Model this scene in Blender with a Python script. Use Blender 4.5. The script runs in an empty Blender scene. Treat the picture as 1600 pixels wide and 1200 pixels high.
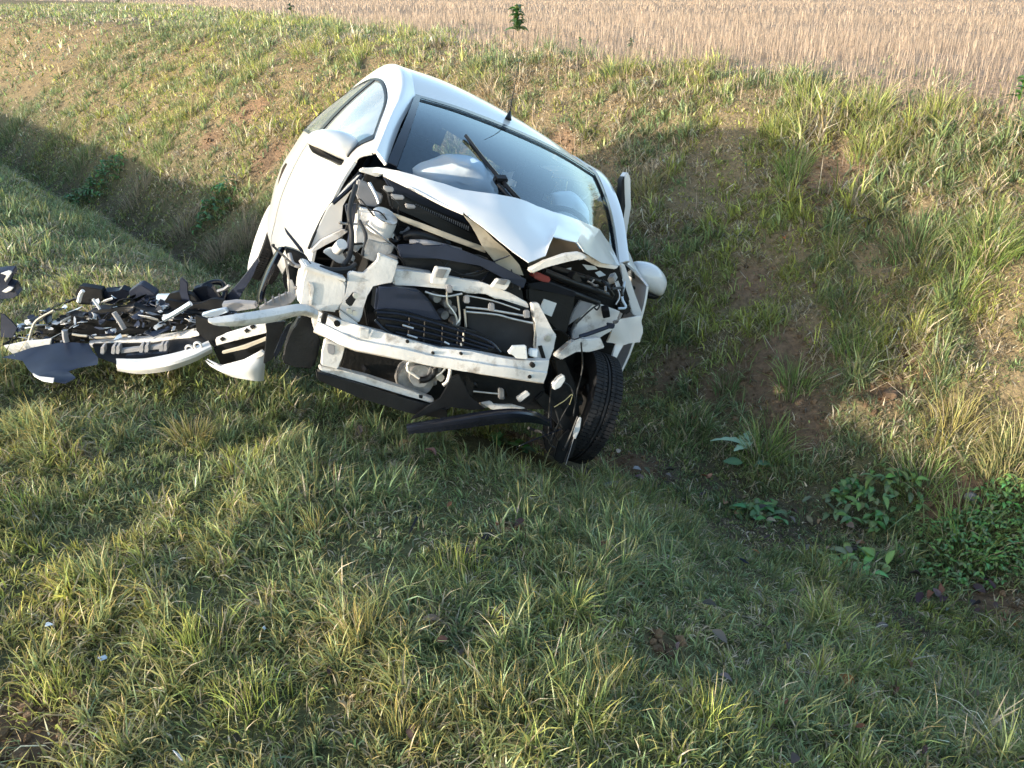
import bpy, bmesh, math, random
import numpy as np
from mathutils import Vector, Matrix, Euler, noise as mnoise

random.seed(7)
rng = np.random.default_rng(11)
scene = bpy.context.scene
COL = scene.collection

# ------------------------------------------------------------------ camera, sky, sun, exposure
CAM_H = 1.6
FPX = 1250.0                                   # focal length in pixels of the 1600 px wide picture
PITCH = math.atan(610.0 / FPX)
cam_data = bpy.data.cameras.new('camera')
cam_data.sensor_width = 36.0
cam_data.lens = 36.0 * FPX / 1600.0
cam_data.clip_start = 0.05
cam_data.clip_end = 3000.0
cam = bpy.data.objects.new('camera', cam_data)
COL.objects.link(cam)
cam.location = (0, 0, CAM_H)
cam.rotation_euler = (math.pi / 2 - PITCH, 0, 0)
scene.camera = cam

SUN_EL = math.radians(11.0)
SUN_AZ = math.radians(29.0)                    # the light travels towards +x turned 29 degrees to +y
world = bpy.data.worlds.new('World')
scene.world = world
world.use_nodes = True
wn = world.node_tree.nodes
wn.clear()
sky = wn.new('ShaderNodeTexSky')
sky.sky_type = 'NISHITA'
sky.sun_disc = False
sky.sun_elevation = SUN_EL
to_sun = Vector((-math.cos(SUN_AZ), -math.sin(SUN_AZ), math.tan(SUN_EL))).normalized()
sky.sun_rotation = math.atan2(to_sun.x, to_sun.y)
sky.air_density = 1.0
sky.dust_density = 1.0
sky.ozone_density = 1.0
bg = wn.new('ShaderNodeBackground')
bg.inputs['Strength'].default_value = 0.15
wo = wn.new('ShaderNodeOutputWorld')
world.node_tree.links.new(sky.outputs[0], bg.inputs['Color'])
world.node_tree.links.new(bg.outputs[0], wo.inputs['Surface'])

sun_data = bpy.data.lights.new('sun', 'SUN')
sun_data.energy = 2.2
sun_data.angle = math.radians(1.2)
sun_data.color = (1.0, 0.91, 0.77)
sun = bpy.data.objects.new('sun', sun_data)
COL.objects.link(sun)
sun.rotation_euler = (-to_sun).to_track_quat('-Z', 'Y').to_euler()

scene.view_settings.view_transform = 'Standard'
scene.view_settings.look = 'None'
scene.view_settings.exposure = 1.96
scene.view_settings.gamma = 1.0
scene.view_settings.use_curve_mapping = False

# ------------------------------------------------------------------ rays from photograph pixels into the place
CP, SP = math.cos(PITCH), math.sin(PITCH)
def ray(px, py):
    a = (px - 800.0) / FPX
    b = -(py - 600.0) / FPX
    return Vector((a, CP + b * SP, -SP + b * CP))
CAM = Vector((0, 0, CAM_H))

# ------------------------------------------------------------------ value noise
_tab = np.random.default_rng(3).random((256, 256))
def vnoise(x, y, seed=0):
    x = np.asarray(x, float) + seed * 17.31
    y = np.asarray(y, float) + seed * 41.77
    xi = np.floor(x).astype(int); yi = np.floor(y).astype(int)
    fx = x - xi; fy = y - yi
    fx = fx * fx * (3 - 2 * fx); fy = fy * fy * (3 - 2 * fy)
    a = _tab[xi & 255, yi & 255]; b = _tab[(xi + 1) & 255, yi & 255]
    c = _tab[xi & 255, (yi + 1) & 255]; d = _tab[(xi + 1) & 255, (yi + 1) & 255]
    return (a * (1 - fx) + b * fx) * (1 - fy) + (c * (1 - fx) + d * fx) * fy
def fbm(x, y, seed=0, o=3):
    s = 0; a = 0.5; f = 1.0
    for k in range(o):
        s = s + a * vnoise(x * f, y * f, seed + k); a *= 0.5; f *= 2.03
    return s / (1 - 0.5 ** o)

# ------------------------------------------------------------------ terrain: verge, ditch, bank, field
NX, NY = 0.7341, 0.6790                         # across the ditch, towards the field
DX, DY = -0.6790, 0.7341                        # along the ditch, away from the camera
PROF = np.array([(-60, .02), (-6, .03), (-1, .02), (0, 0.0), (.7, -.01), (1.2, -.04), (1.6, -.12), (2.2, -.36), (2.8, -.68), (3.2, -.82),
                 (3.6, -.72), (4.2, -.36), (5.2, .30), (6.0, .80), (6.6, 1.0), (8, 1.08), (14, 1.1), (900, 1.1)])
def smooth_prof(t):
    z = 0
    for o, w in ((-.25, .2), (-.12, .2), (0, .2), (.12, .2), (.25, .2)):
        z = z + w * np.interp(t + o, PROF[:, 0], PROF[:, 1])
    return z
def terrain(x, y):
    x = np.asarray(x, float); y = np.asarray(y, float)
    t = NX * x + NY * y
    wob = (fbm(x * .35, y * .35, 5) - .5) * .5
    z = smooth_prof(t + wob * np.clip((t - 2.5) / 1.5, 0, 1))
    s_ = DX * x + DY * y
    z = z - .38 * np.exp(-((t - 3.15) / .62) ** 2) * np.clip((s_ - 5.0) / 2.5, 0, 1)
    bank = np.exp(-((t - 4.4) / 1.7) ** 2)
    z = z + (fbm(x * 1.6, y * 1.6, 9) - .5) * (.07 + .12 * bank)
    z = z + (fbm(x * 6, y * 6, 12) - .5) * (.035 + .085 * bank)
    return z
def tz(x, y): return float(terrain(x, y))
def ground_at(px, py):
    d = ray(px, py)
    k = np.concatenate([np.arange(.8, 14, .01), np.arange(14, 200, .1)])
    z = CAM_H + d.z * k - terrain(d.x * k, d.y * k)
    i = int(np.argmax(z < 0))
    kk = k[i]
    return Vector((d.x * kk, d.y * kk, tz(d.x * kk, d.y * kk)))
def field_edge(s):                              # where the stubble begins, as t for a place s along the ditch
    return 6.15 + np.interp(s, [-5, 3, 6, 9, 14, 20, 30, 60], [0, 0, .35, 1.0, 2.6, 4.5, 7.5, 14])

# ------------------------------------------------------------------ custom properties and object helpers
def tag(o, label=None, cat=None, group=None, kind=None):
    if label: o['label'] = label
    if cat: o['category'] = cat
    if group: o['group'] = group
    if kind: o['kind'] = kind
    return o
def empty(name, loc=(0, 0, 0), rot=(0, 0, 0)):
    o = bpy.data.objects.new(name, None)
    o.location = loc; o.rotation_euler = rot
    o.empty_display_size = .1
    COL.objects.link(o)
    return o
def finish(name, bm, mat, parent=None, sharp=38, smooth=True):
    bmesh.ops.recalc_face_normals(bm, faces=bm.faces[:])
    lim = math.radians(sharp)
    for f in bm.faces: f.smooth = smooth
    for e in bm.edges:
        if len(e.link_faces) == 2:
            try:
                e.smooth = e.calc_face_angle() < lim
            except ValueError:
                e.smooth = True
    me = bpy.data.meshes.new(name)
    bm.to_mesh(me); bm.free()
    if mat: me.materials.append(mat)
    o = bpy.data.objects.new(name, me)
    COL.objects.link(o)
    if parent is not None: o.parent = parent
    return o
def crumple(bm, amp, sc, seed=0):
    off = Vector((seed * 3.7, seed * 1.3, seed * 9.1))
    for v in bm.verts:
        v.co += mnoise.noise_vector(v.co * sc + off) * amp
def catmull(P, n):
    P = [Vector(p) for p in P]
    if len(P) == 2: return [P[0].lerp(P[1], i / n) for i in range(n + 1)]
    out = []
    for i in range(len(P) - 1):
        p0 = P[i - 1] if i else P[0] * 2 - P[1]
        p1, p2 = P[i], P[i + 1]
        p3 = P[i + 2] if i + 2 < len(P) else P[i + 1] * 2 - P[i]
        for k in range(n):
            u = k / n
            out.append(.5 * ((2 * p1) + (p2 - p0) * u + (2 * p0 - 5 * p1 + 4 * p2 - p3) * u * u + (3 * p1 - p0 - 3 * p2 + p3) * u ** 3))
    out.append(P[-1])
    return out
def linpath(P, n):
    P = [Vector(p) for p in P]
    out = []
    for i in range(len(P) - 1):
        for k in range(n): out.append(P[i].lerp(P[i + 1], k / n))
    out.append(P[-1])
    return out
def add_grid(bm, G, thick=0.0):
    """grid of points as a sheet; with thick, a closed sheet of that thickness along its vertex normals"""
    R, C = len(G), len(G[0])
    V = [[bm.verts.new(p) for p in r] for r in G]
    F = []
    for i in range(R - 1):
        for j in range(C - 1):
            F.append(bm.faces.new((V[i][j], V[i][j + 1], V[i + 1][j + 1], V[i + 1][j])))
    if thick:
        bm.normal_update()
        N = [[V[i][j].normal.copy() for j in range(C)] for i in range(R)]
        B = [[bm.verts.new(V[i][j].co - N[i][j] * thick) for j in range(C)] for i in range(R)]
        for i in range(R - 1):
            for j in range(C - 1):
                bm.faces.new((B[i][j], B[i + 1][j], B[i + 1][j + 1], B[i][j + 1]))
        for j in range(C - 1):
            bm.faces.new((V[0][j + 1], V[0][j], B[0][j], B[0][j + 1]))
            bm.faces.new((V[-1][j], V[-1][j + 1], B[-1][j + 1], B[-1][j]))
        for i in range(R - 1):
            bm.faces.new((V[i][0], V[i + 1][0], B[i + 1][0], B[i][0]))
            bm.faces.new((V[i + 1][-1], V[i][-1], B[i][-1], B[i + 1][-1]))
def spline_grid(rows, nu, nv, lin_u=False, lin_v=False):
    fu = linpath if lin_u else catmull
    fv = linpath if lin_v else catmull
    A = [fu(r, nu) for r in rows]
    cols = [fv([A[i][j] for i in range(len(A))], nv) for j in range(len(A[0]))]
    return [[cols[j][i] for j in range(len(cols))] for i in range(len(cols[0]))]
def add_tube(bm, P, r, sides=8, cap=True, n=4, lin=False):
    pts = linpath(P, 1) if lin else catmull(P, n)
    rr = r if isinstance(r, (list, tuple)) else None
    rings = []
    up = Vector((0, 0, 1))
    for i, p in enumerate(pts):
        a = pts[max(i - 1, 0)]; b = pts[min(i + 1, len(pts) - 1)]
        d = (b - a).normalized()
        ref = up if abs(d.dot(up)) < .95 else Vector((1, 0, 0))
        u = d.cross(ref).normalized(); w = d.cross(u).normalized()
        rad = r if rr is None else rr[0] + (rr[1] - rr[0]) * i / (len(pts) - 1)
        rings.append([bm.verts.new(p + u * math.cos(2 * math.pi * k / sides) * rad + w * math.sin(2 * math.pi * k / sides) * rad) for k in range(sides)])
    for a, b in zip(rings, rings[1:]):
        for k in range(sides):
            bm.faces.new((a[k], a[(k + 1) % sides], b[(k + 1) % sides], b[k]))
    if cap:
        bm.faces.new(list(reversed(rings[0]))); bm.faces.new(rings[-1])
def add_solid(bm, front, back, bevel=0.0, seg=2):
    """closed solid between two matching outlines, edges bevelled, caps triangulated"""
    t = bmesh.new()
    n = len(front)
    A = [t.verts.new(p) for p in front]; B = [t.verts.new(p) for p in back]
    t.faces.new(A); t.faces.new(list(reversed(B)))
    for i in range(n):
        j = (i + 1) % n
        t.faces.new((A[j], A[i], B[i], B[j]))
    if bevel:
        bmesh.ops.bevel(t, geom=t.edges[:], offset=bevel, segments=seg, affect='EDGES', clamp_overlap=True)
    bmesh.ops.triangulate(t, faces=[f for f in t.faces if len(f.verts) > 4])
    me = bpy.data.meshes.new('tmp'); t.to_mesh(me); t.free()
    bm.from_mesh(me); bpy.data.meshes.remove(me)
def add_box(bm, c, s, rot=None, bevel=.004):
    hx, hy, hz = s[0] / 2, s[1] / 2, s[2] / 2
    M = rot.to_matrix() if rot is not None else Matrix.Identity(3)
    c = Vector(c)
    f = [c + M @ Vector((hx, y, z)) for y, z in ((-hy, -hz), (hy, -hz), (hy, hz), (-hy, hz))]
    b = [c + M @ Vector((-hx, y, z)) for y, z in ((-hy, -hz), (hy, -hz), (hy, hz), (-hy, hz))]
    add_solid(bm, f, b, bevel)
def add_lathe(bm, prof, M, n=40, closed=True):
    """profile (radius, axial) turned round the y axis, then moved by M"""
    rings = []
    for k in range(n):
        a = 2 * math.pi * k / n
        rings.append([bm.verts.new(M @ Vector((r * math.cos(a), y, r * math.sin(a)))) for r, y in prof])
    m = len(prof)
    for k in range(n):
        A, B = rings[k], rings[(k + 1) % n]
        for i in range(m if closed else m - 1):
            j = (i + 1) % m
            bm.faces.new((A[i], A[j], B[j], B[i]))

# ------------------------------------------------------------------ materials
def new_mat(name):
    m = bpy.data.materials.new(name); m.use_nodes = True
    nt = m.node_tree
    return m, nt, nt.nodes['Principled BSDF']
def mat(name, col, rough=.5, metal=0.0, coat=0.0, vary=.15, scale=8.0, dirt=None, bump=0.0, bscale=40.0):
    """plain surface with a little procedural mottling, optional dirt and fine relief"""
    m, nt, b = new_mat(name)
    L = nt.links
    tc = nt.nodes.new('ShaderNodeTexCoord')
    nz = nt.nodes.new('ShaderNodeTexNoise'); nz.inputs['Scale'].default_value = scale; nz.inputs['Detail'].default_value = 5
    L.new(tc.outputs['Object'], nz.inputs['Vector'])
    rp = nt.nodes.new('ShaderNodeValToRGB')
    rp.color_ramp.elements[0].position = .3; rp.color_ramp.elements[1].position = .7
    rp.color_ramp.elements[0].color = tuple(c * (1 - vary) for c in col) + (1,)
    rp.color_ramp.elements[1].color = tuple(min(1, c * (1 + vary)) for c in col) + (1,)
    L.new(nz.outputs['Fac'], rp.inputs['Fac'])
    out = rp.outputs['Color']
    if dirt:
        n2 = nt.nodes.new('ShaderNodeTexNoise'); n2.inputs['Scale'].default_value = dirt[1]; n2.inputs['Detail'].default_value = 9; n2.inputs['Roughness'].default_value = .7
        L.new(tc.outputs['Object'], n2.inputs['Vector'])
        r2 = nt.nodes.new('ShaderNodeValToRGB')
        r2.color_ramp.elements[0].position = dirt[2]; r2.color_ramp.elements[1].position = min(1, dirt[2] + .18)
        L.new(n2.outputs['Fac'], r2.inputs['Fac'])
        mx = nt.nodes.new('ShaderNodeMix'); mx.data_type = 'RGBA'
        L.new(r2.outputs['Color'], mx.inputs['Factor'])
        L.new(out, mx.inputs['A']); mx.inputs['B'].default_value = tuple(dirt[0]) + (1,)
        out = mx.outputs['Result']
    L.new(out, b.inputs['Base Color'])
    b.inputs['Roughness'].default_value = rough
    b.inputs['Metallic'].default_value = metal
    if max(col) < .06: b.inputs['Specular IOR Level'].default_value = .28
    b.inputs['Coat Weight'].default_value = coat
    b.inputs['Coat Roughness'].default_value = .06
    if bump:
        bn = nt.nodes.new('ShaderNodeTexNoise'); bn.inputs['Scale'].default_value = bscale; bn.inputs['Detail'].default_value = 4
        L.new(tc.outputs['Object'], bn.inputs['Vector'])
        bp = nt.nodes.new('ShaderNodeBump'); bp.inputs['Strength'].default_value = bump; bp.inputs['Distance'].default_value = .01
        L.new(bn.outputs['Fac'], bp.inputs['Height']); L.new(bp.outputs['Normal'], b.inputs['Normal'])
    return m
def glass_mat(name, tint, refl_rough=.02, ior=1.5, sky_veil=0.0):
    """thin car glass: tinted see-through plus a fresnel mirror"""
    m = bpy.data.materials.new(name); m.use_nodes = True
    nt = m.node_tree; nt.nodes.clear(); L = nt.links
    tr = nt.nodes.new('ShaderNodeBsdfTransparent'); tr.inputs['Color'].default_value = tuple(tint) + (1,)
    gl = nt.nodes.new('ShaderNodeBsdfGlossy'); gl.inputs['Roughness'].default_value = refl_rough; gl.inputs['Color'].default_value = (.80, .92, 1.0, 1)
    fr = nt.nodes.new('ShaderNodeFresnel'); fr.inputs['IOR'].default_value = ior
    mx = nt.nodes.new('ShaderNodeMixShader')
    L.new(fr.outputs[0], mx.inputs[0]); L.new(tr.outputs[0], mx.inputs[1]); L.new(gl.outputs[0], mx.inputs[2])
    out = mx.outputs[0]
    if sky_veil:                                                        # pale diffuse veil standing in for sky reflected in the pane
        df = nt.nodes.new('ShaderNodeBsdfDiffuse'); df.inputs['Color'].default_value = (.5, .55, .58, 1)
        tc = nt.nodes.new('ShaderNodeTexCoord'); nz = nt.nodes.new('ShaderNodeTexNoise'); nz.inputs['Scale'].default_value = 3
        L.new(tc.outputs['Object'], nz.inputs['Vector'])
        mu = nt.nodes.new('ShaderNodeMath'); mu.operation = 'MULTIPLY'; mu.inputs[1].default_value = sky_veil
        L.new(nz.outputs['Fac'], mu.inputs[0])
        m2 = nt.nodes.new('ShaderNodeMixShader')
        L.new(mu.outputs[0], m2.inputs[0]); L.new(out, m2.inputs[1]); L.new(df.outputs[0], m2.inputs[2])
        out = m2.outputs[0]
    o = nt.nodes.new('ShaderNodeOutputMaterial'); L.new(out, o.inputs['Surface'])
    return m
def leaf_mat(name, rough=.55, trans=.35):
    """blades and leaves: colour from the mesh's own per-blade attribute, some light passing through"""
    m = bpy.data.materials.new(name); m.use_nodes = True
    nt = m.node_tree; nt.nodes.clear(); L = nt.links
    at = nt.nodes.new('ShaderNodeAttribute'); at.attribute_name = 'col'
    pb = nt.nodes.new('ShaderNodeBsdfPrincipled'); pb.inputs['Roughness'].default_value = rough
    pb.inputs['Specular IOR Level'].default_value = .5
    tl = nt.nodes.new('ShaderNodeBsdfTranslucent')
    mx = nt.nodes.new('ShaderNodeMixShader'); mx.inputs[0].default_value = trans
    o = nt.nodes.new('ShaderNodeOutputMaterial')
    L.new(at.outputs['Color'], pb.inputs['Base Color']); L.new(at.outputs['Color'], tl.inputs['Color'])
    L.new(pb.outputs[0], mx.inputs[1]); L.new(tl.outputs[0], mx.inputs[2]); L.new(mx.outputs[0], o.inputs['Surface'])
    return m

PAINT = mat('white_paint', (.62, .61, .59), .28, coat=.6, vary=.02, scale=3, dirt=((.42, .36, .28), 2.6, .66))
PAINT_IN = mat('white_primer', (.58, .565, .54), .5, vary=.09, scale=14, dirt=((.20, .165, .13), 11, .53), bump=.15, bscale=60)
PAINT_HOOD = mat('white_hood_paint', (.62, .615, .60), .3, coat=.6, vary=.015, scale=3, dirt=((.5, .46, .4), 40, .70))
HOLLOW_SHADE = mat('shaded_hollow', (.06, .048, .035), .8, vary=.3, scale=12)  # underside tone darkened, shade of the hollow put into the colour
TANNED = mat('hood_underside', (.38, .34, .27), .6, vary=.2, scale=12, dirt=((.14, .11, .08), 9, .6))
BLACK = mat('black_plastic', (.007, .0075, .009), .42, vary=.3, scale=15, bump=.1, bscale=120)
BLACKG = mat('gloss_black_plastic', (.008, .010, .016), .2, vary=.3, scale=10)
NAVY = mat('dark_blue_grey_plastic', (.018, .023, .040), .42, vary=.25, scale=9, dirt=((.12, .11, .10), 8, .68))
DARK = mat('near_black_matt', (.007, .0065, .006), .75, vary=.5, scale=18, bump=.3, bscale=60)  # near-black tone shared by engine parts, backing plates and holes
RAD = mat('condenser_fins', (.022, .022, .024), .55, vary=.4, scale=10, dirt=((.20, .20, .20), 16, .66))
STEEL = mat('bare_alloy', (.55, .54, .52), .38, metal=.85, vary=.2, scale=25)
GREYM = mat('grey_cast_metal', (.24, .235, .23), .5, metal=.4, vary=.35, scale=20, bump=.3, bscale=50)
CLOTHG = mat('dark_upholstery', (.035, .037, .045), .9, vary=.2, scale=30)
AIRBAG = mat('airbag_cloth', (.90, .92, .92), .8, vary=.05, scale=5, bump=.4, bscale=7)
RUBBER = mat('tyre_rubber', (.011, .011, .012), .75, vary=.3, scale=20, dirt=((.10, .075, .05), 7, .6), bump=.2, bscale=90)
HUBCAP = mat('scuffed_hubcap', (.62, .60, .57), .4, vary=.1, scale=14, dirt=((.08, .07, .06), 9, .55))
RED = mat('red_plastic', (.22, .025, .02), .45)
PAPER = mat('white_label', (.62, .62, .60), .6, vary=.05, scale=10, dirt=((.1, .1, .1), 55, .60))
LBLUE = mat('pale_blue_plastic', (.50, .58, .66), .35, vary=.1)
GREYPL = mat('grey_plastic', (.22, .22, .23), .5, vary=.2, scale=12)
WIRE = mat('black_wire', (.02, .02, .02), .5)
YWIRE = mat('yellow_wire', (.45, .38, .18), .5)
WSGLASS = glass_mat('windshield_glass', (.90, .96, .98), .015, 1.58, sky_veil=.02)
SGLASS = glass_mat('side_window_glass', (.45, .52, .54), .03, 1.55)
SGLASSR = glass_mat('near_side_window_glass', (.40, .47, .50), .03, 3.0, sky_veil=.55)
GRASS = leaf_mat('grass_blade', .38, .42)
STRAW = leaf_mat('straw_stalk', .6, .25)
LEAF = leaf_mat('broad_leaf', .4, .3)
DEADLEAF = leaf_mat('dry_leaf', .65, .2)

def ground_material():
    m, nt, b = new_mat('soil_and_thatch')
    L = nt.links
    tc = nt.nodes.new('ShaderNodeTexCoord')
    at = nt.nodes.new('ShaderNodeAttribute'); at.attribute_name = 'col'
    n1 = nt.nodes.new('ShaderNodeTexNoise'); n1.inputs['Scale'].default_value = 26; n1.inputs['Detail'].default_value = 10; n1.inputs['Roughness'].default_value = .75
    L.new(tc.outputs['Object'], n1.inputs['Vector'])
    rp = nt.nodes.new('ShaderNodeValToRGB')
    rp.color_ramp.elements[0].position = .3; rp.color_ramp.elements[0].color = (.45, .45, .45, 1)
    rp.color_ramp.elements[1].position = .72; rp.color_ramp.elements[1].color = (1.5, 1.45, 1.4, 1)
    L.new(n1.outputs['Fac'], rp.inputs['Fac'])
    mx = nt.nodes.new('ShaderNodeMix'); mx.data_type = 'RGBA'; mx.blend_type = 'MULTIPLY'; mx.inputs['Factor'].default_value = 1
    L.new(at.outputs['Color'], mx.inputs['A']); L.new(rp.outputs['Color'], mx.inputs['B'])
    L.new(mx.outputs['Result'], b.inputs['Base Color'])
    b.inputs['Roughness'].default_value = .95
    b.inputs['Specular IOR Level'].default_value = .15
    n2 = nt.nodes.new('ShaderNodeTexNoise'); n2.inputs['Scale'].default_value = 45; n2.inputs['Detail'].default_value = 8
    L.new(tc.outputs['Object'], n2.inputs['Vector'])
    bp = nt.nodes.new('ShaderNodeBump'); bp.inputs['Strength'].default_value = .8; bp.inputs['Distance'].default_value = .03
    L.new(n2.outputs['Fac'], bp.inputs['Height']); L.new(bp.outputs['Normal'], b.inputs['Normal'])
    return m
SOIL = ground_material()

# ------------------------------------------------------------------ bare soil places: (pixel x, pixel y, radius in metres)
BARE = []
for px, py, r in [(1200, 575, .34), (1130, 600, .22), (1240, 640, .20), (1310, 275, .30), (1270, 290, .2), (1250, 690, .12), (1385, 610, .14),
                  (1050, 585, .2), (15, 1130, .13), (60, 1165, .12), (1500, 790, .2), (1180, 440, .15), (390, 175, .25), (420, 250, .22), (925, 722, .16), (985, 725, .18), (840, 690, .14),
                  (1430, 560, .14), (800, 830, .06), (1550, 945, .15), (1480, 800, .16), (1040, 1010, .05), (330, 215, .2), (870, 230, .2)]:
    g = ground_at(px, py); BARE.append((g.x, g.y, r))
def bare(x, y):
    b = np.zeros_like(np.asarray(x, float))
    w = (fbm(x * 5, y * 5, 31) - .5) * .9
    for bx, by, r in BARE:
        d = np.sqrt((x - bx) ** 2 + (y - by) ** 2) / r + w
        b = np.maximum(b, np.clip(1.6 - d * 1.15, 0, 1))
    return b

# ------------------------------------------------------------------ ground sheet
def axis(parts):
    out = [parts[0][0]]
    for a, b, s in parts:
        n = max(1, int(round((b - a) / s)))
        out += list(a + (b - a) * (np.arange(n) + 1) / n)
    return np.array(out)
def make_ground():
    tt = axis([(-60, -12, 6), (-12, -2, .5), (-2, 8, .045), (8, 16, .2), (16, 40, 1), (40, 200, 10), (200, 900, 70)])
    ss = axis([(-900, -200, 70), (-200, -40, 10), (-40, -8, 1), (-8, -4, .15), (-4, 12, .06), (12, 30, .2), (30, 90, 1), (90, 300, 10), (300, 1300, 70)])
    T, S = np.meshgrid(tt, ss, indexing='ij')
    X = T * NX + S * DX; Y = T * NY + S * DY
    Z = terrain(X, Y)
    nt_, ns_ = T.shape
    co = np.stack([X, Y, Z], -1).reshape(-1, 3)
    idx = np.arange(nt_ * ns_).reshape(nt_, ns_)
    q = np.stack([idx[:-1, :-1], idx[:-1, 1:], idx[1:, 1:], idx[1:, :-1]], -1).reshape(-1, 4)
    me = bpy.data.meshes.new('ground')
    me.vertices.add(len(co)); me.vertices.foreach_set('co', co.astype(np.float32).ravel())
    me.loops.add(q.size); me.loops.foreach_set('vertex_index', q.ravel().astype(np.int32))
    me.polygons.add(len(q)); me.polygons.foreach_set('loop_start', (np.arange(len(q)) * 4).astype(np.int32))
    me.polygons.foreach_set('use_smooth', np.ones(len(q), bool))
    me.update(calc_edges=True)
    t = T.ravel(); s = S.ravel(); x = co[:, 0]; y = co[:, 1]
    soil = np.array([.15, .10, .062]); damp = np.array([.085, .066, .048]); straw = np.array([.30, .225, .165]); thatch = np.array([.105, .105, .050])
    c = np.tile(thatch, (len(t), 1))
    bankw = np.clip((t - 3.6) / .8, 0, 1)[:, None]
    c = c * (1 - bankw) + np.array([.20, .155, .09]) * bankw
    dw = np.exp(-((t - 3.0) / .55) ** 2)[:, None]
    c = c * (1 - dw) + damp * dw
    bw = bare(x, y)[:, None]
    c = c * (1 - bw) + (soil * (.8 + .9 * np.clip((t[:, None] - 3) / 3, 0, 1))) * bw
    fw = np.clip((t - field_edge(s)) / .4, 0, 1)[:, None]
    fn = fbm(x * .15, y * .02, 44)[:, None]
    c = c * (1 - fw) + straw * (.8 + .4 * fn) * fw
    ca = me.color_attributes.new('col', 'FLOAT_COLOR', 'POINT')
    ca.data.foreach_set('color', np.concatenate([c, np.ones((len(c), 1))], 1).astype(np.float32).ravel())
    me.materials.append(SOIL)
    o = bpy.data.objects.new('ground', me); COL.objects.link(o)
    tag(o, kind='structure')
    return o
make_ground()

# ------------------------------------------------------------------ the car's own frame (x forward from the front axle, y to its left, z up)
CAR_ROT = Euler((math.radians(-26.4), math.radians(-7.5), math.radians(-70.2)), 'XYZ')
CAR_LOC = Vector((-.262, 3.179, -1.807 + CAM_H))
CR = CAR_ROT.to_matrix(); CRT = CR.transposed()
CO = CRT @ (CAM - CAR_LOC)
def L(px, py, x=None, y=None, z=None):
    """the point of the car's own plane x (or y, or z) = const that the photograph shows at this pixel"""
    d = CRT @ ray(px, py)
    if x is not None: k = (x - CO.x) / d.x
    elif y is not None: k = (y - CO.y) / d.y
    else: k = (z - CO.z) / d.z
    return CO + d * k
def to_car(p): return CRT @ (Vector(p) - CAR_LOC)
def car_local_np(x, y, z):
    P = np.stack([x - CAR_LOC.x, y - CAR_LOC.y, z - CAR_LOC.z], -1)
    return P @ np.array(CR)

# ------------------------------------------------------------------ grass
def blade_arrays(base, h, w, az, bend, face, c0, c1, seg):
    """strips of seg pieces that end in a tip; returns coordinates, triangles/quads as loops, colours"""
    N = len(h); lv = seg
    up = np.array([0, 0, 1.0])
    d = np.stack([np.cos(az), np.sin(az), np.zeros(N)], 1)
    sd = np.stack([np.cos(face), np.sin(face), np.zeros(N)], 1)
    co = np.zeros((N, 2 * lv + 1, 3)); cl = np.zeros((N, 2 * lv + 1, 3))
    for k in range(lv + 1):
        s = k / lv
        ang = bend * s
        pos = base + up * (h * s * np.cos(ang * .8))[:, None] + d * (h * s * np.sin(ang * .8))[:, None]
        ww = w * (1 - .75 * s ** 1.6)
        cc = c0 + (c1 - c0) * s ** 1.5
        if k < lv:
            co[:, 2 * k] = pos - sd * ww[:, None] * .5; co[:, 2 * k + 1] = pos + sd * ww[:, None] * .5
            cl[:, 2 * k] = cc; cl[:, 2 * k + 1] = cc
        else:
            co[:, 2 * k] = pos; cl[:, 2 * k] = cc
    tri = []
    for k in range(lv - 1):
        a = 2 * k
        tri += [(a, a + 1, a + 3), (a, a + 3, a + 2)]
    a = 2 * (lv - 1)
    tri.append((a, a + 1, a + 2))
    tri = np.array(tri)
    F = (np.arange(N) * (2 * lv + 1))[:, None, None] + tri[None]
    return co.reshape(-1, 3), F.reshape(-1, 3), cl.reshape(-1, 3)
def tri_mesh(name, parts, material, smooth=True):
    off = 0; C = []; F = []; K = []
    for co, f, cl in parts:
        C.append(co); F.append(f + off); K.append(cl); off += len(co)
    C = np.concatenate(C); F = np.concatenate(F); K = np.concatenate(K)
    me = bpy.data.meshes.new(name)
    me.vertices.add(len(C)); me.vertices.foreach_set('co', C.astype(np.float32).ravel())
    me.loops.add(F.size); me.loops.foreach_set('vertex_index', F.ravel().astype(np.int32))
    me.polygons.add(len(F)); me.polygons.foreach_set('loop_start', (np.arange(len(F)) * 3).astype(np.int32))
    me.polygons.foreach_set('use_smooth', np.full(len(F), smooth))
    me.update(calc_edges=True)
    ca = me.color_attributes.new('col', 'FLOAT_COLOR', 'POINT')
    ca.data.foreach_set('color', np.concatenate([np.clip(K, 0, 1), np.ones((len(K), 1))], 1).astype(np.float32).ravel())
    me.materials.append(material)
    return me
def link_mesh(name, me, parent=None):
    o = bpy.data.objects.new(name, me); COL.objects.link(o)
    if parent is not None: o.parent = parent
    return o
GREEN = np.array([.175, .262, .085]); BLUEG = np.array([.205, .285, .165]); YGREEN = np.array([.42, .44, .090]); OLIVE = np.array([.31, .32, .15])
STRAWC = np.array([.66, .53, .35]); GOLD = np.array([.62, .44, .15]); DKGREEN = np.array([.085, .150, .055]); GREYST = np.array([.52, .45, .35])
def mixc(a, b, f): return a * (1 - f)[:, None] + b * f[:, None]
def in_car(x, y, z, pad=.06):
    q = car_local_np(x, y, z)
    return (q[:, 0] > -3.1) & (q[:, 0] < .12 + pad) & (np.abs(q[:, 1] + .05) < .84) & (q[:, 2] > .02)
def scatter(n, r0, r1, half=40):
    half = (52 if r0 < 4 else 47) if half == 40 else half
    a = np.radians(rng.uniform(-half, half, n)); r = np.sqrt(rng.uniform(r0 * r0, r1 * r1, n))
    return r * np.sin(a), r * np.cos(a)
GRASS_PARTS = []
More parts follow.
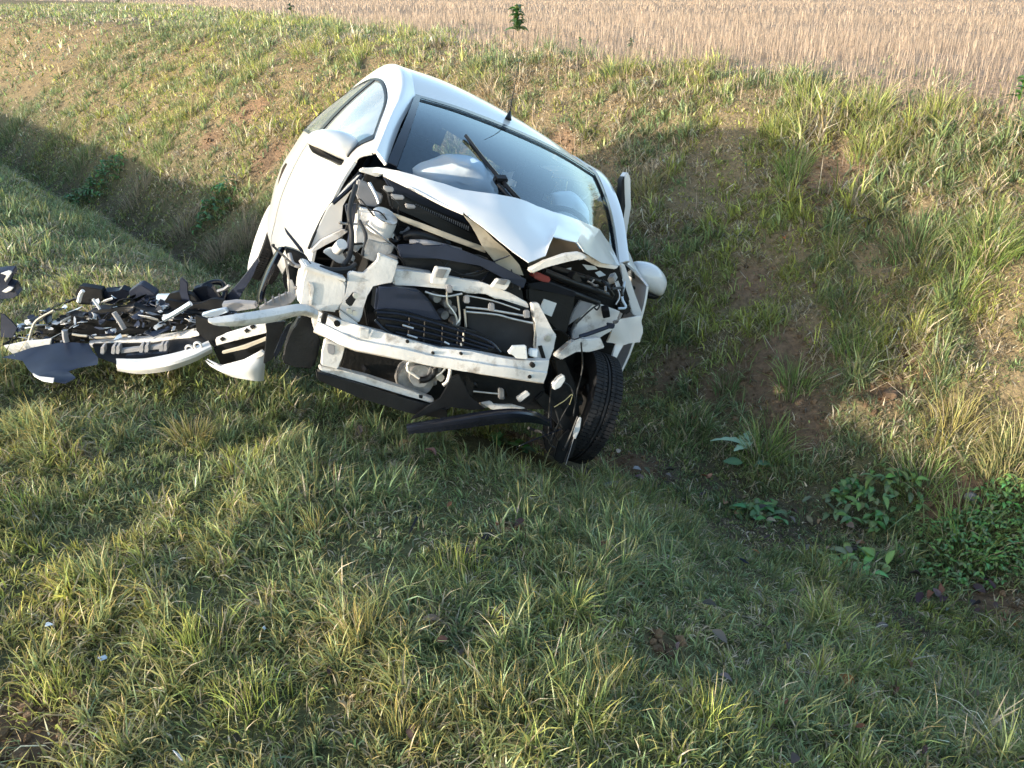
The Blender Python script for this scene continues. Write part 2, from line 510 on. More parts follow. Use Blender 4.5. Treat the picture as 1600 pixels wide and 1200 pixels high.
def grass_ring(r0, r1, dens, wmul, seg, mat_layer=False):
    area = .5 * (r1 * r1 - r0 * r0) * math.radians(104 if r0 < 4 else 94)
    n = int(area * dens)
    x, y = scatter(n, r0, r1)
    t = NX * x + NY * y; s = DX * x + DY * y
    c1 = fbm(x * 3.2, y * 3.2, 60); c2 = fbm(x * .9, y * .9, 66); c3 = fbm(x * 7, y * 7, 70); c4 = fbm(x * .4, y * .4, 74)
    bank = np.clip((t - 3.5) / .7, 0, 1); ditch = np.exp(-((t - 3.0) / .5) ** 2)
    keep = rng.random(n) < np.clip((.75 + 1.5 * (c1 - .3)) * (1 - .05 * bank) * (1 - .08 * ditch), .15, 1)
    keep &= rng.random(n) > bare(x, y) * .96
    keep &= (t < field_edge(s) + (fbm(x * 1.3, y * 1.3, 77) - .5) * 1.6 + rng.exponential(.25, n) - .1)
    x, y, t, s, c1, c2, c3, c4, bank, ditch = [v[keep] for v in (x, y, t, s, c1, c2, c3, c4, bank, ditch)]
    # blades gather into small tufts
    cell = np.where(bank > .5, .17, .085)
    ci = np.floor(x / cell).astype(int); cj = np.floor(y / cell).astype(int)
    hx = _tab[ci & 255, cj & 255]; hy = _tab[(ci + 91) & 255, (cj + 57) & 255]; hh = _tab[(ci + 33) & 255, (cj + 191) & 255]; hc = _tab[(ci + 140) & 255, (cj + 11) & 255]
    tx = (ci + .15 + .7 * hx) * cell; ty = (cj + .15 + .7 * hy) * cell
    pull = np.where(rng.random(len(x)) < .55, rng.uniform(.1, .8, len(x)), 0)
    lean = np.arctan2(y - ty, x - tx)
    off = np.hypot(x - tx, y - ty) / cell
    x = x + (tx - x) * pull; y = y + (ty - y) * pull
    z = terrain(x, y)
    TU = [hh, hc, lean, off, pull]
    ok = ~in_car(x, y, z + .08)
    x, y, z, t, s, c1, c2, c3, c4, bank, ditch = [v[ok] for v in (x, y, z, t, s, c1, c2, c3, c4, bank, ditch)]
    hh, hc, lean, off, pull = [v[ok] for v in TU]
    n = len(x)
    tall = np.clip((c1 - .38) * 3.2, 0, 1.2)
    h = (.048 + .085 * tall) * rng.uniform(.5, 1.35, n) * (1 - .25 * ditch) * (.65 + .6 * hh) * (1 + .35 * bank * (hh > .6))
    q = car_local_np(x, y, z)
    under = (q[:, 0] > .1) & (q[:, 0] < 1.1) & (np.abs(q[:, 1]) < 1.2)
    h = np.where(under, h * .85, h)
    w = rng.uniform(.0024, .0066, n) * wmul
    az0 = fbm(x * 2.2, y * 2.2, 81) * 9 + 1.0
    az0 = np.where((bank > .5) & (rng.random(n) < .6), math.atan2(-NY, -NX) + rng.normal(0, .5, n), az0)
    az = np.where(pull > .3, lean + rng.normal(0, .6, n), az0 + rng.normal(0, 1.3, n))
    bend = np.clip(rng.normal(.45, .4, n) + .8 * off, .05, 1.7)
    # kinds of blade
    near = np.clip((1.25 - t) / 1.2, 0, 1) * (1 - bank)
    yel = np.clip((c2 - .45) * 3.2 + (hc - .58) * 1.8 + .70 * near * c1 + .25 * bank * (t > 4.2), 0, 1)  # yellow patches, plus sunlit yellow of the near verge put into the colour
    base = mixc(np.tile(GREEN, (n, 1)), BLUEG, rng.random(n))
    base = mixc(base, np.tile(OLIVE, (n, 1)), np.clip(rng.normal(.12, .2, n), 0, 1))
    base = mixc(base, np.tile(YGREEN, (n, 1)), np.clip(yel * rng.uniform(.3, 1.2, n), 0, 1))
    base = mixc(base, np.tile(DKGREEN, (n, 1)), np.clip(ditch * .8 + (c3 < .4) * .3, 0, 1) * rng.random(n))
    pd = .12 + .28 * bank * (1.15 - c3) + .10 * near + .35 * np.clip((c4 - .5) * 4, 0, 1) * (1 - ditch)
    pd = pd * (.35 + 1.6 * (hc - .15).clip(0, 1)) + .25 * (hc > .85)
    dead = rng.random(n) < pd
    dcol = mixc(np.tile(STRAWC, (n, 1)), GREYST, rng.random(n))
    dcol *= rng.uniform(.55, 1.15, n)[:, None]
    base = np.where(dead[:, None], dcol, base) * np.exp(rng.normal(-.10, .50, n)).clip(.25, 2.0)[:, None]
    tipf = np.clip(rng.normal(.16 + .50 * near, .30, n), 0, 1)  # dry tips, with sunlit gold of the near verge put in too
    tip = mixc(base, np.tile(GOLD, (n, 1)), tipf)
    bend = np.where(dead, bend * 1.35, bend)
    flat = rng.random(n) < np.where(dead, .55, .20)
    bend = np.where(flat, 1.75 + .3 * rng.random(n), bend)
    b = np.stack([x, y, z - .008], 1)
    if mat_layer:                                # the low matted layer: short blades that lie over one another
        h = h * .62; bend = np.clip(rng.normal(1.25, .35, n), .4, 1.9)
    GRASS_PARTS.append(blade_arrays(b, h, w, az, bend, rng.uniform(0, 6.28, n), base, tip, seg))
grass_ring(.9, 2.0, 15500, 1.1, 3)
grass_ring(2.0, 3.3, 12000, 1.2, 3)
grass_ring(3.3, 5.5, 7600, 1.6, 2)
grass_ring(5.5, 9.5, 3500, 2.3, 2)
grass_ring(9.5, 19, 1150, 3.2, 2)
grass_ring(19, 50, 140, 6.5, 2)
grass_ring(.9, 3.3, 12000, 1.1, 1, True)
grass_ring(3.3, 5.5, 15000, 1.6, 1, True)
grass_ring(5.5, 9.5, 7500, 2.2, 1, True)
grass_ring(9.5, 19, 1500, 3.4, 1, True)
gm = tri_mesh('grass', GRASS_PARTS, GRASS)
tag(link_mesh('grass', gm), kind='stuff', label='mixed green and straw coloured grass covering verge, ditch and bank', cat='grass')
print('grass tris', len(gm.polygons))

# stubble
ST_PARTS = []
def stubble_ring(r0, r1, dens, wmul, hmul):
    n = int(.5 * (r1 * r1 - r0 * r0) * math.radians(88) * dens)
    x, y = scatter(n, r0, r1, 44)
    t = NX * x + NY * y; s = DX * x + DY * y
    # sown rows that run along the field edge
    row = .125
    t = np.round(t / row) * row + rng.normal(0, .016, n)
    x = t * NX + s * DX; y = t * NY + s * DY
    keep = (t > field_edge(s) - rng.exponential(.35, n) * (rng.random(n) < .6)) & (fbm(x * .8, y * .8, 91) + rng.random(n) * .5 > .50)
    x, y = x[keep], y[keep]; n = len(x)
    z = terrain(x, y)
    h = rng.normal(.125, .042, n).clip(.03, .23) * hmul
    c = mixc(np.tile(np.array([.47, .355, .26]), (n, 1)), np.array([.35, .265, .20]), rng.random(n)) * rng.uniform(.45, 1.3, n)[:, None]
    b = np.stack([x, y, z - .01], 1)
    ST_PARTS.append(blade_arrays(b, h, rng.uniform(.0035, .006, n) * wmul, rng.uniform(0, 6.28, n), np.abs(rng.normal(.12, .16, n)), rng.uniform(-.6, .6, n), c, c * 1.08, 2 if r0 < 8 else 1))
stubble_ring(5.5, 11, 640, 1.0, 1)
stubble_ring(11, 22, 180, 1.7, 1)
stubble_ring(22, 60, 20, 4.5, 1)
stubble_ring(60, 160, 2.2, 13, 1)
sm = tri_mesh('stubble', ST_PARTS, STRAW)
tag(link_mesh('stubble', sm), kind='stuff', label='pale cut cereal stubble standing over the whole field', cat='stubble')
print('stubble tris', len(sm.polygons))

# ------------------------------------------------------------------ the crashed car
car = empty('crashed_car', CAR_LOC, CAR_ROT)
tag(car, 'white hatchback with torn off front end and buckled bonnet, tilted in the ditch', 'car')
V3 = Vector
def resolve(pts, x):
    """pixel outline -> points on the car; each entry (px, py) or (px, py, own x)"""
    return [L(p[0], p[1], x=(p[2] if len(p) > 2 else x)) for p in pts]
def plate(name, pts, x, thick, m, parent=car, bevel=.004, back=None, amp=0.0, sub=0, sc=9, bm=None, own=None):
    """solid panel with this outline on the plane x, going back by thick"""
    f = resolve(pts, x)
    dv = V3(back) if back is not None else V3((-1, 0, 0))
    b = [p + dv * thick for p in f]
    mine = bm is None
    if mine: bm = bmesh.new()
    add_solid(bm, f, b, bevel)
    if sub: bmesh.ops.subdivide_edges(bm, edges=bm.edges[:], cuts=sub, use_grid_fill=True)
    if amp: crumple(bm, amp, sc, random.random() * 50)
    return finish(name, bm, m, parent) if mine else None
def pipe(name, pts, x, r, m, parent=car, sides=8, lin=False, n=5):
    bm = bmesh.new(); add_tube(bm, resolve(pts, x), r, sides, n=n, lin=lin)
    return finish(name, bm, m, parent, sharp=60)
def pillow(name, pts, x, depth, m, parent=car, rings=5, n=3, backdepth=None, amp=0):
    """rounded cushion whose silhouette is this outline"""
    f = [L(p[0], p[1], x=x) for p in pts]
    f = catmull(f + [f[0]], n)[:-1]
    c = sum(f, V3((0, 0, 0))) / len(f)
    bm = bmesh.new(); R = []
    bd = depth if backdepth is None else backdepth
    for k in range(-rings, rings + 1):
        a = k / (rings + .35) * math.pi / 2
        sc = math.cos(a) ** .7; dx = math.sin(a) * (depth if k > 0 else bd)
        R.append([bm.verts.new(c + (p - c) * sc + V3((dx, 0, 0))) for p in f])
    nn = len(f)
    for a, b in zip(R, R[1:]):
        for i in range(nn): bm.faces.new((a[i], a[(i + 1) % nn], b[(i + 1) % nn], b[i]))
    bm.faces.new(R[-1]); bm.faces.new(list(reversed(R[0])))
    if amp: crumple(bm, amp, 11, 3)
    return finish(name, bm, m, parent, sharp=70)
def sheet(name, rows, nu, nv, m, parent=car, thick=.002, lin_u=False, lin_v=False, amp=0, sc=5, sharp=38):
    bm = bmesh.new()
    add_grid(bm, spline_grid(rows, nu, nv, lin_u, lin_v), thick)
    if amp: crumple(bm, amp, sc, random.random() * 50)
    return finish(name, bm, m, parent, sharp)

# --- roof
ROOF = [[(-1.0, -.502, 1.400), (-1.02, -.26, 1.440), (-1.03, .05, 1.465), (-1.02, .35, 1.468), (-1.0, .62, 1.440)],
        [(-1.28, -.51, 1.535), (-1.28, -.26, 1.560), (-1.28, .05, 1.565), (-1.28, .36, 1.548), (-1.28, .65, 1.500)],
        [(-1.65, -.52, 1.590), (-1.65, -.26, 1.625), (-1.65, .05, 1.625), (-1.65, .36, 1.595), (-1.65, .66, 1.530)],
        [(-2.10, -.52, 1.570), (-2.10, -.26, 1.610), (-2.10, .05, 1.610), (-2.10, .36, 1.580), (-2.10, .66, 1.510)],
        [(-2.50, -.53, 1.480), (-2.55, -.26, 1.520), (-2.58, .05, 1.525), (-2.55, .36, 1.500), (-2.50, .66, 1.430)]]
sheet('roof', ROOF, 6, 6, PAINT, thick=.02)
# --- windshield
COWL = [V3((-.15, -.684, .997)), V3((.02, -.36, .985)), V3((.05, .0, .985)), V3((-.05, .34, .99)), V3((-.30, .60, 1.0))]
HEAD = [V3(p) for p in ROOF[0]]
def ws_pt(u, v):
    lo = catmull(COWL, 8); hi = catmull(HEAD, 8)
    i = u * (len(lo) - 1); a = int(min(i, len(lo) - 2)); f = i - a
    p = lo[a].lerp(lo[a + 1], f).lerp(hi[a].lerp(hi[a + 1], f), v)
    return p + V3((.045, 0, .075)).normalized() * .035 * math.sin(math.pi * v)
bm = bmesh.new()
add_grid(bm, [[ws_pt(u / 24, v / 16) for u in range(25)] for v in range(17)])
finish('windshield', bm, WSGLASS, car, sharp=80)
bm = bmesh.new()
OUT = V3((.006, 0, .010))
def band(us, vs):
    add_grid(bm, [[ws_pt(u, v) + OUT for u in us] for v in vs], .004)
lin = lambda a, b, n: [a + (b - a) * i / n for i in range(n + 1)]
band(lin(-.0, .030, 1), lin(0, 1, 14)); band(lin(.972, 1.0, 1), lin(0, 1, 14)); band(lin(.030, .972, 20), lin(.945, 1.0, 1))
finish('windshield_seal', bm, BLACKG, car)
# --- side structures, right side as seen and its mirror on the far side
def side(sgn, dy):
    Y = lambda y: sgn * y + dy
    pre = [(-.15, -.684, .997), (-.58, -.600, 1.205), (-1.0, -.502, 1.400), (-1.28, -.510, 1.535), (-1.65, -.52, 1.59), (-2.1, -.52, 1.57), (-2.5, -.53, 1.48), (-2.85, -.60, 1.20), (-2.98, -.64, 1.02)]
    outr = [(-.24, -.742, 1.02), (-.60, -.672, 1.195), (-.95, -.612, 1.36), (-1.28, -.605, 1.475), (-1.65, -.605, 1.51), (-2.1, -.605, 1.49), (-2.5, -.64, 1.39), (-2.8, -.72, 1.16), (-2.93, -.74, 1.02)]
    if sgn < 0:
        pre = [(a, -b, c) for a, b, c in pre]; outr = [(a, -b, c) for a, b, c in outr]
        le = [ws_pt(1, v) for v in (0, .5, 1)]
        pre = [tuple(le[0]), tuple(le[1]), tuple(le[2])] + [(x, .655, z - .035) for x, _, z in pre[3:7]] + pre[7:]
        outr = [(le[0].x - .08, le[0].y + .07, le[0].z + .02), (le[1].x - .03, le[1].y + .075, le[1].z - .015), (-.97, .71, 1.375), (-1.28, .715, 1.44), (-1.65, .72, 1.46), (-2.1, .72, 1.44), (-2.5, .72, 1.35), (-2.8, .75, 1.16), (-2.93, .75, 1.02)]
    mid = []
    for a, b in zip(pre, outr):
        m_ = (V3(a) + V3(b)) / 2
        mid.append(m_ + V3((.012, -.022 * sgn, .022)))
    sheet('roof_pillar', [pre, mid, outr], 6, 3, PAINT, thick=.012)
    belt = [(-.28, -.790, .955), (-.60, -.812, .965), (-.95, -.825, .975), (-1.35, -.832, .985), (-1.75, -.835, 1.0), (-2.2, -.83, 1.025), (-2.55, -.815, 1.045), (-2.8, -.79, 1.04), (-2.93, -.76, 1.0)]
    if sgn < 0: belt = [(a, -b, c) for a, b, c in belt]
    # upper side between rail and belt: frame, panes, pillar
    A = catmull(outr, 8); B = catmull(belt, 8)
    def up(i, v):
        a = int(min(i, len(A) - 2)); f = i - a
        p = A[a].lerp(A[a + 1], f).lerp(B[a].lerp(B[a + 1], f), v)
        return p + V3((0, -.02 * sgn * math.sin(math.pi * v), 0))
    def cells(name, i0, i1, v0, v1, m_, off=0, n=12, mv=4, par=car, th=.006):
        b_ = bmesh.new()
        g = [[up(i0 + (i1 - i0) * k / n, v0 + (v1 - v0) * q / mv) + V3((0, -off * sgn, 0)) for k in range(n + 1)] for q in range(mv + 1)]
        if th: add_grid(b_, g, th)
        else: add_grid(b_, g)
        return finish(name, b_, m_, par)
    fr = bmesh.new()
    for (i0, i1, v0, v1) in ((0, 52, 0, .085), (52, 64, 0, 1.0), (0, 3.5, .085, 1.0), (3.5, 52, .94, 1.0)):
        n = max(2, int(abs(i1 - i0) / 2)); mv = max(1, int((v1 - v0) * 5))
        g = [[up(i0 + (i1 - i0) * k / n, v0 + (v1 - v0) * q / mv) for k in range(n + 1)] for q in range(mv + 1)]
        add_grid(fr, g, .012)
    finish('window_frame', fr, PAINT, car)
    cells('window', 4, 29, .10, .935, SGLASSR, -.004, 20, 6, th=0)
    cells('window', 31.5, 51, .10, .935, SGLASSR, -.004, 20, 6, th=0)
    cells('window_post', 29, 31.5, .085, .94, BLACK, .004, 2, 6)
    sl = bmesh.new()
    for (i0, i1, v0, v1) in ((3.5, 51.5, .085, .115), (3.5, 51.5, .915, .945), (3.2, 4.6, .085, .945), (50.6, 52, .085, .945)):
        n = max(1, int(abs(i1 - i0) / 2)); mv = 1 if (v1 - v0) < .2 else 6
        g = [[up(i0 + (i1 - i0) * k / n, v0 + (v1 - v0) * q / mv) + V3((0, -.006 * sgn, 0)) for k in range(n + 1)] for q in range(mv + 1)]
        add_grid(sl, g, .003)
    finish('window_seal', sl, BLACK, car)
    # lower side: belt, shoulder, widest, low, sill
    ST = [(-.28, .955, .790), (-.6, .965, .812), (-.95, .975, .825), (-1.35, .985, .832), (-1.75, 1.0, .835), (-2.2, 1.025, .83), (-2.55, 1.045, .815), (-2.8, 1.04, .79), (-2.93, 1.0, .76)]
    rows = []
    for fz, oy in ((0, 0), (.14, .022), (.32, .036), (.52, .042), (.72, .028), (.88, .012), (1, -.035)):
        r = []
        for k, (x, z, y) in enumerate(ST):
            zs = .27 if k < 5 else (.30, .34, .36, .40)[k - 5]
            fl = .02 * math.exp(-((x + 2.35) / .35) ** 2) if .2 < fz < .9 else 0
            r.append((x - (.06 * fz if k == 0 else 0) * -1, -sgn * (y + oy + fl), z + (zs - z) * fz))
        rows.append(r)
    # door and rear quarter split by a shut line at station 4
    G = spline_grid(rows, 8, 4)
    cut = 32
    b1 = bmesh.new(); add_grid(b1, [r[:cut + 1] for r in G], .012); d = finish('door', b1, PAINT, car)
    b2 = bmesh.new(); add_grid(b2, [r[cut + 1:] for r in G], .012); finish('rear_quarter', b2, PAINT, car)
    return d
side(1, 0)
side(-1, 0)
# rear hatch, pane, floor, bulkheads
sheet('tailgate', [[(-2.93, -.70, 1.0), (-3.0, 0, 1.0), (-2.93, .72, 1.0)], [(-3.05, -.74, .7), (-3.14, 0, .7), (-3.05, .74, .7)], [(-3.0, -.72, .38), (-3.08, 0, .36), (-3.0, .72, .38)]], 5, 5, PAINT, thick=.015)
bm = bmesh.new(); add_grid(bm, spline_grid([[(-2.52, -.50, 1.47), (-2.60, .05, 1.51), (-2.52, .62, 1.42)], [(-2.95, -.62, 1.01), (-3.02, .03, 1.02), (-2.95, .66, 1.01)]], 5, 5))
finish('rear_window', bm, SGLASS, car)
bm = bmesh.new()
add_box(bm, (-1.55, 0, .27), (2.9, 1.45, .04)); add_box(bm, (-.16, -.05, .62), (.05, 1.40, .62)); add_box(bm, (-2.35, 0, .50), (.9, 1.40, .40))
finish('floor_pan', bm, DARK, car)
# interior
sheet('dashboard', [[(.02, -.62, .965), (.06, 0, .975), (-.2, .56, .98)], [(-.25, -.66, .985), (-.25, 0, 1.0), (-.33, .62, .99)], [(-.50, -.66, .94), (-.50, 0, .95), (-.52, .64, .94)], [(-.56, -.66, .70), (-.56, 0, .70), (-.56, .64, .70)]], 5, 5, CLOTHG, thick=.01)
for yc in (-.36, .36):
    bm = bmesh.new()
    add_solid(bm, [V3((-1.02 - .03 * k, yc + y, z)) for k, y, z in ((0, -.25, .60), (0, .25, .60), (2, .24, 1.02), (4, .16, 1.20), (4, -.16, 1.20), (2, -.24, 1.02))],
              [V3((-1.14 - .03 * k, yc + y, z)) for k, y, z in ((0, -.25, .60), (0, .25, .60), (2, .24, 1.02), (4, .16, 1.20), (4, -.16, 1.20), (2, -.24, 1.02))], .03, 3)
    add_box(bm, (-.85, yc, .53), (.52, .5, .16), bevel=.04)
    st = finish('seat', bm, CLOTHG, car, sharp=60)
    bm = bmesh.new(); add_box(bm, (-1.21, yc, 1.285), (.10, .26, .17), bevel=.04)
    add_tube(bm, [(-1.2, yc - .05, 1.15), (-1.2, yc - .05, 1.25)], .007, 6); add_tube(bm, [(-1.2, yc + .05, 1.15), (-1.2, yc + .05, 1.25)], .007, 6)
    finish('headrest', bm, CLOTHG, st, sharp=60)
bm = bmesh.new(); add_box(bm, (-2.0, 0, .80), (.16, 1.30, .62), Euler((0, -.18, 0)), .05); rs = finish('rear_seat', bm, CLOTHG, car, sharp=60)
for yc in (-.4, .4):
    bm = bmesh.new(); add_box(bm, (-2.06, yc, 1.16), (.10, .25, .15), bevel=.04); finish('headrest', bm, CLOTHG, rs, sharp=60)
sheet('headlining', [[(-1.06, -.48, 1.375), (-1.06, .05, 1.43), (-1.06, .58, 1.41)], [(-1.7, -.5, 1.53), (-1.7, .05, 1.56), (-1.7, .62, 1.47)], [(-2.45, -.5, 1.43), (-2.45, .05, 1.47), (-2.45, .62, 1.38)]], 4, 4, CLOTHG, thick=.01)
# steering wheel with its spent bag
bm = bmesh.new()
cw = V3((-.62, .36, 1.0)); Mw = Matrix.Translation(cw) @ Matrix.Rotation(math.radians(90 - 62), 4, 'Y') @ Matrix.Rotation(math.radians(90), 4, 'Z')
ringp = [(.185 + .015 * math.cos(a), .015 * math.sin(a)) for a in [2 * math.pi * k / 8 for k in range(8)]]
add_lathe(bm, ringp, Mw, 28); add_box(bm, cw, (.06, .3, .05), Euler((0, .5, 0)), .01)
finish('steering_wheel', bm, BLACK, car, sharp=60)
pillow('airbag', [(646, 268), (668, 251), (700, 243), (735, 245), (760, 258), (774, 282), (774, 310), (740, 318), (690, 310), (655, 292)], -.38, .10, AIRBAG, n=4, amp=.022)
pillow('airbag', [(862, 300), (880, 296), (905, 305), (920, 330), (918, 360), (895, 365), (868, 345)], -.66, .05, AIRBAG, n=4, amp=.02)
# --- wiper and aerial
bm = bmesh.new()
off = V3((.03, 0, .05))
def on_ws(px, py, lift=.03):
    # the pane seen at this pixel: nearest of a fine sampling, lifted off the glass
    best = None
    for i in range(41):
        for j in range(41):
            p = ws_pt(i / 40, j / 40); d = p - CO; q = (CRT @ ray(px, py)).normalized()
            e = (d - q * d.dot(q)).length
            if best is None or e < best[0]: best = (e, d.dot(q))
    return CO + (CRT @ ray(px, py)).normalized() * (best[1] - lift)
w0, w1, w2, w3 = on_ws(728, 212), on_ws(754, 246), on_ws(780, 277), on_ws(816, 318, .05)
add_tube(bm, [w0, w1, w2], .009, 6); add_tube(bm, [on_ws(732, 222, .02), on_ws(760, 256, .02), on_ws(790, 292, .02)], .006, 6)
add_tube(bm, [w2, on_ws(797, 297, .045), w3], .012, 6)
add_tube(bm, [on_ws(778, 288, .03), on_ws(787, 298, .03), on_ws(800, 312, .035)], .010, 6)
add_box(bm, on_ws(782, 281, .035), (.04, .06, .035), Euler((.4, .5, .3)), .006)
finish('wiper', bm, BLACK, car, sharp=60)
bm = bmesh.new()
ab = V3((-1.14, .055, 1.522))
add_tube(bm, [ab, ab + V3((-.02, 0, .045))], [.020, .006], 8)
add_tube(bm, [ab + V3((-.02, 0, .04)), ab + V3((-.21, .0, .36))], [.0028, .0018], 5)
finish('aerial', bm, BLACK, car, sharp=60)
# --- mirrors
mr = pillow('mirror', [(479, 216), (486, 207), (502, 202), (522, 202), (540, 206), (556, 216), (561, 230), (557, 242), (547, 253), (532, 250), (507, 239), (482, 225)], -.5, .10, PAINT, n=3)
pillow('mirror_base', [(481, 222), (507, 238), (532, 249), (546, 254), (558, 264), (553, 275), (540, 265), (516, 252), (488, 238)], -.51, .07, BLACK, mr, n=2)
pipe('mirror_arm', [(545, 258, -.50), (556, 270, -.48), (566, 278, -.46)], -.48, .022, BLACK, mr)
ml = pillow('mirror', [(984, 422), (990, 411), (1003, 408), (1020, 412), (1032, 424), (1038, 440), (1034, 455), (1028, 462), (1012, 457), (990, 444)], -.5, .09, PAINT, n=3)
pillow('mirror_base', [(986, 440), (1010, 455), (1028, 462), (1020, 467), (1002, 464), (990, 458)], -.51, .06, BLACK, ml, n=2)
# far door standing ajar
f = [(974, 277), (981, 268), (986, 277), (986, 322), (977, 391), (970, 344)]
ob = plate('door_edge', f, -.95, .06, PAINT, bevel=.008); ob['label'] = 'edge of the far door standing ajar'
plate('door_seal', [(972, 282), (976, 275), (977, 322), (971, 372), (968.5, 344)], -.94, .06, BLACK)

# --- hood: buckled sheet
HU = [(564, 264, -.14), (592, 263, -.06), (625, 268, .02), (665, 280, .08), (720, 297, .11), (775, 305, .12), (815, 313, .10), (848, 325, .06), (880, 336, .02), (915, 349, -.06), (936, 357, -.10), (955, 385, -.17), (967, 412, -.20)]
HL = [(564, 268, -.13), (600, 273, .0), (640, 292, .10), (690, 318, .18), (724, 333, .24), (780, 376, .36), (826, 410, .46), (851, 401, .42), (863, 370, .30), (900, 379, .27), (910, 394, .28), (940, 411, .20), (968, 416, .02)]
rows = []
for k in range(7):
    v = k / 6; r = []
    for i, (a, b) in enumerate(zip(HU, HL)):
        bul = .012 * math.sin(math.pi * v) * math.sin(math.pi * i / 12)
        r.append(L(a[0] + (b[0] - a[0]) * v, a[1] + (b[1] - a[1]) * v, x=a[2] + (b[2] - a[2]) * v + bul))
    rows.append(r)
bm = bmesh.new()
add_grid(bm, spline_grid(rows, 4, 2, lin_u=True, lin_v=True), .0028)
crumple(bm, .008, 4, 2); crumple(bm, .0025, 16, 5)
hood = finish('hood', bm, PAINT_HOOD, car, sharp=16)
plate('folded_flap', [(724, 334), (734, 350), (755, 387), (775, 412), (800, 428), (819, 431), (812, 416), (786, 388), (757, 360)], .26, .006, TANNED, hood, bevel=.001, amp=.008, sub=1)
plate('dent_lining', [(862, 371), (900, 380), (911, 396), (884, 400), (853, 410), (828, 424), (826, 410), (851, 401)], .20, .01, HOLLOW_SHADE, hood, bevel=.001, amp=.004)
plate('hood_rim', [(826, 421), (853, 408), (885, 396.5), (908, 394), (920, 403), (908, 407), (885, 407), (856, 417), (832, 428)], .34, .035, PAINT_IN, hood, bevel=.006)
plate('hood_rim', [(908, 394), (940, 410), (968, 416), (962, 421), (935, 417), (912, 404)], .12, .03, PAINT_IN, hood, bevel=.004)
pipe('hood_lip', [(600, 274, .0), (640, 293, .10), (690, 319, .18), (724, 334, .24)], .1, .006, PAINT_IN, hood)
plate('hood_corner', [(561, 268), (566, 262), (592, 263), (600, 272), (590, 277), (575, 272)], -.06, .03, PAINT_IN, hood, bevel=.005)

# --- cowl and things under the hood
plate('cowl_panel', [(600, 276), (649, 296), (696, 318), (722, 332), (742, 362), (651, 323), (617, 304)], .02, .05, NAVY, bevel=.006)
bm = bmesh.new()
plate('', [(628, 304), (652, 316), (736, 352), (742, 366), (655, 330), (630, 316)], .06, .02, None, bm=bm)
vent = finish('vent_grille', bm, BLACK, car)
for k in range(26):
    u = k / 25
    bm = bmesh.new(); a = L(650 + 82 * u, 318.5 + 35 * u, x=.068); b = L(650 + 82 * u - 1, 318.5 + 35 * u + 8, x=.068)
    add_tube(bm, [a, b], .0022, 5); finish('slat', bm, GREYPL, vent)
plate('dark_rail', [(606, 296), (625, 306), (660, 326), (755, 372), (770, 398), (752, 390), (655, 342), (612, 326)], .10, .05, BLACK, bevel=.008)
for (a, b) in (((612, 303), (632, 312)), ((634, 318), (650, 326)), ((600, 290), (616, 300))):
    plate('clip', [a, (b[0], a[1] + 3), b, (a[0] + 2, b[1])], .14, .03, GREYPL)
plate('hood_brace', [(614, 333), (624, 336), (668, 352), (757, 386), (760, 396), (700, 374), (626, 345)], .16, .02, TANNED, bevel=.004)
plate('engine_cover', [(560, 320), (620, 330), (765, 390), (800, 420), (700, 420), (620, 395), (560, 400)], .02, .12, DARK, bevel=.01)
pipe('hose', [(632, 370, .12), (650, 366, .14), (680, 374, .14), (700, 384, .12)], .12, .020, BLACK)
pipe('hose', [(640, 378, .14), (672, 380, .16), (720, 392, .15)], .12, .012, GREYPL)
plate('plastic_trim', [(622, 384), (648, 383), (655, 378), (664, 386), (690, 386), (697, 381), (708, 389), (726, 393), (772, 410), (824, 438), (818, 452), (795, 440), (751, 414), (687, 404), (628, 404)], .30, .03, NAVY, bevel=.004, amp=.003)
plate('radiator_cover', [(624, 400), (700, 404), (760, 418), (816, 452), (820, 474), (740, 446), (640, 428)], .22, .06, BLACK, bevel=.006)
plate('metal_bracket', [(575, 372), (617, 384), (612, 396), (598, 402), (585, 410), (566, 402)], .26, .012, GREYM, amp=.004)
plate('strut_tower', [(562, 326), (583, 330), (600, 338), (612, 352), (619, 372), (612, 384), (575, 373), (566, 390), (553, 398), (556, 360)], .12, .16, PAINT_IN, bevel=.012, amp=.006, sub=1)
bm = bmesh.new(); c0 = L(600, 343, x=.14); add_tube(bm, [c0 + V3((-.02, 0, -.05)), c0 + V3((-.005, 0, .005)), c0 + V3((0, 0, .016))], [.056, .050], 20); finish('strut_cap', bm, PAINT_IN, car, sharp=50)
plate('inner_wing', [(540, 320), (560, 318), (556, 380), (548, 412), (540, 405), (548, 360)], .05, .04, NAVY, bevel=.004)
pipe('hose', [(556, 290, 0), (546, 330, .1), (550, 370, .15), (546, 400, .2), (536, 415, .25)], .1, .010, WIRE)
pipe('hose', [(562, 345, .16), (572, 370, .22), (566, 400, .26)], .1, .007, WIRE)
plate('hinge', [(560, 280), (575, 285), (586, 300), (600, 303), (596, 318), (582, 328), (566, 322), (556, 302)], -.02, .05, GREYPL, bevel=.006, amp=.004)
pipe('hinge_rod', [(577, 286, .02), (588, 306, .05), (592, 318, .06)], .05, .007, STEEL)
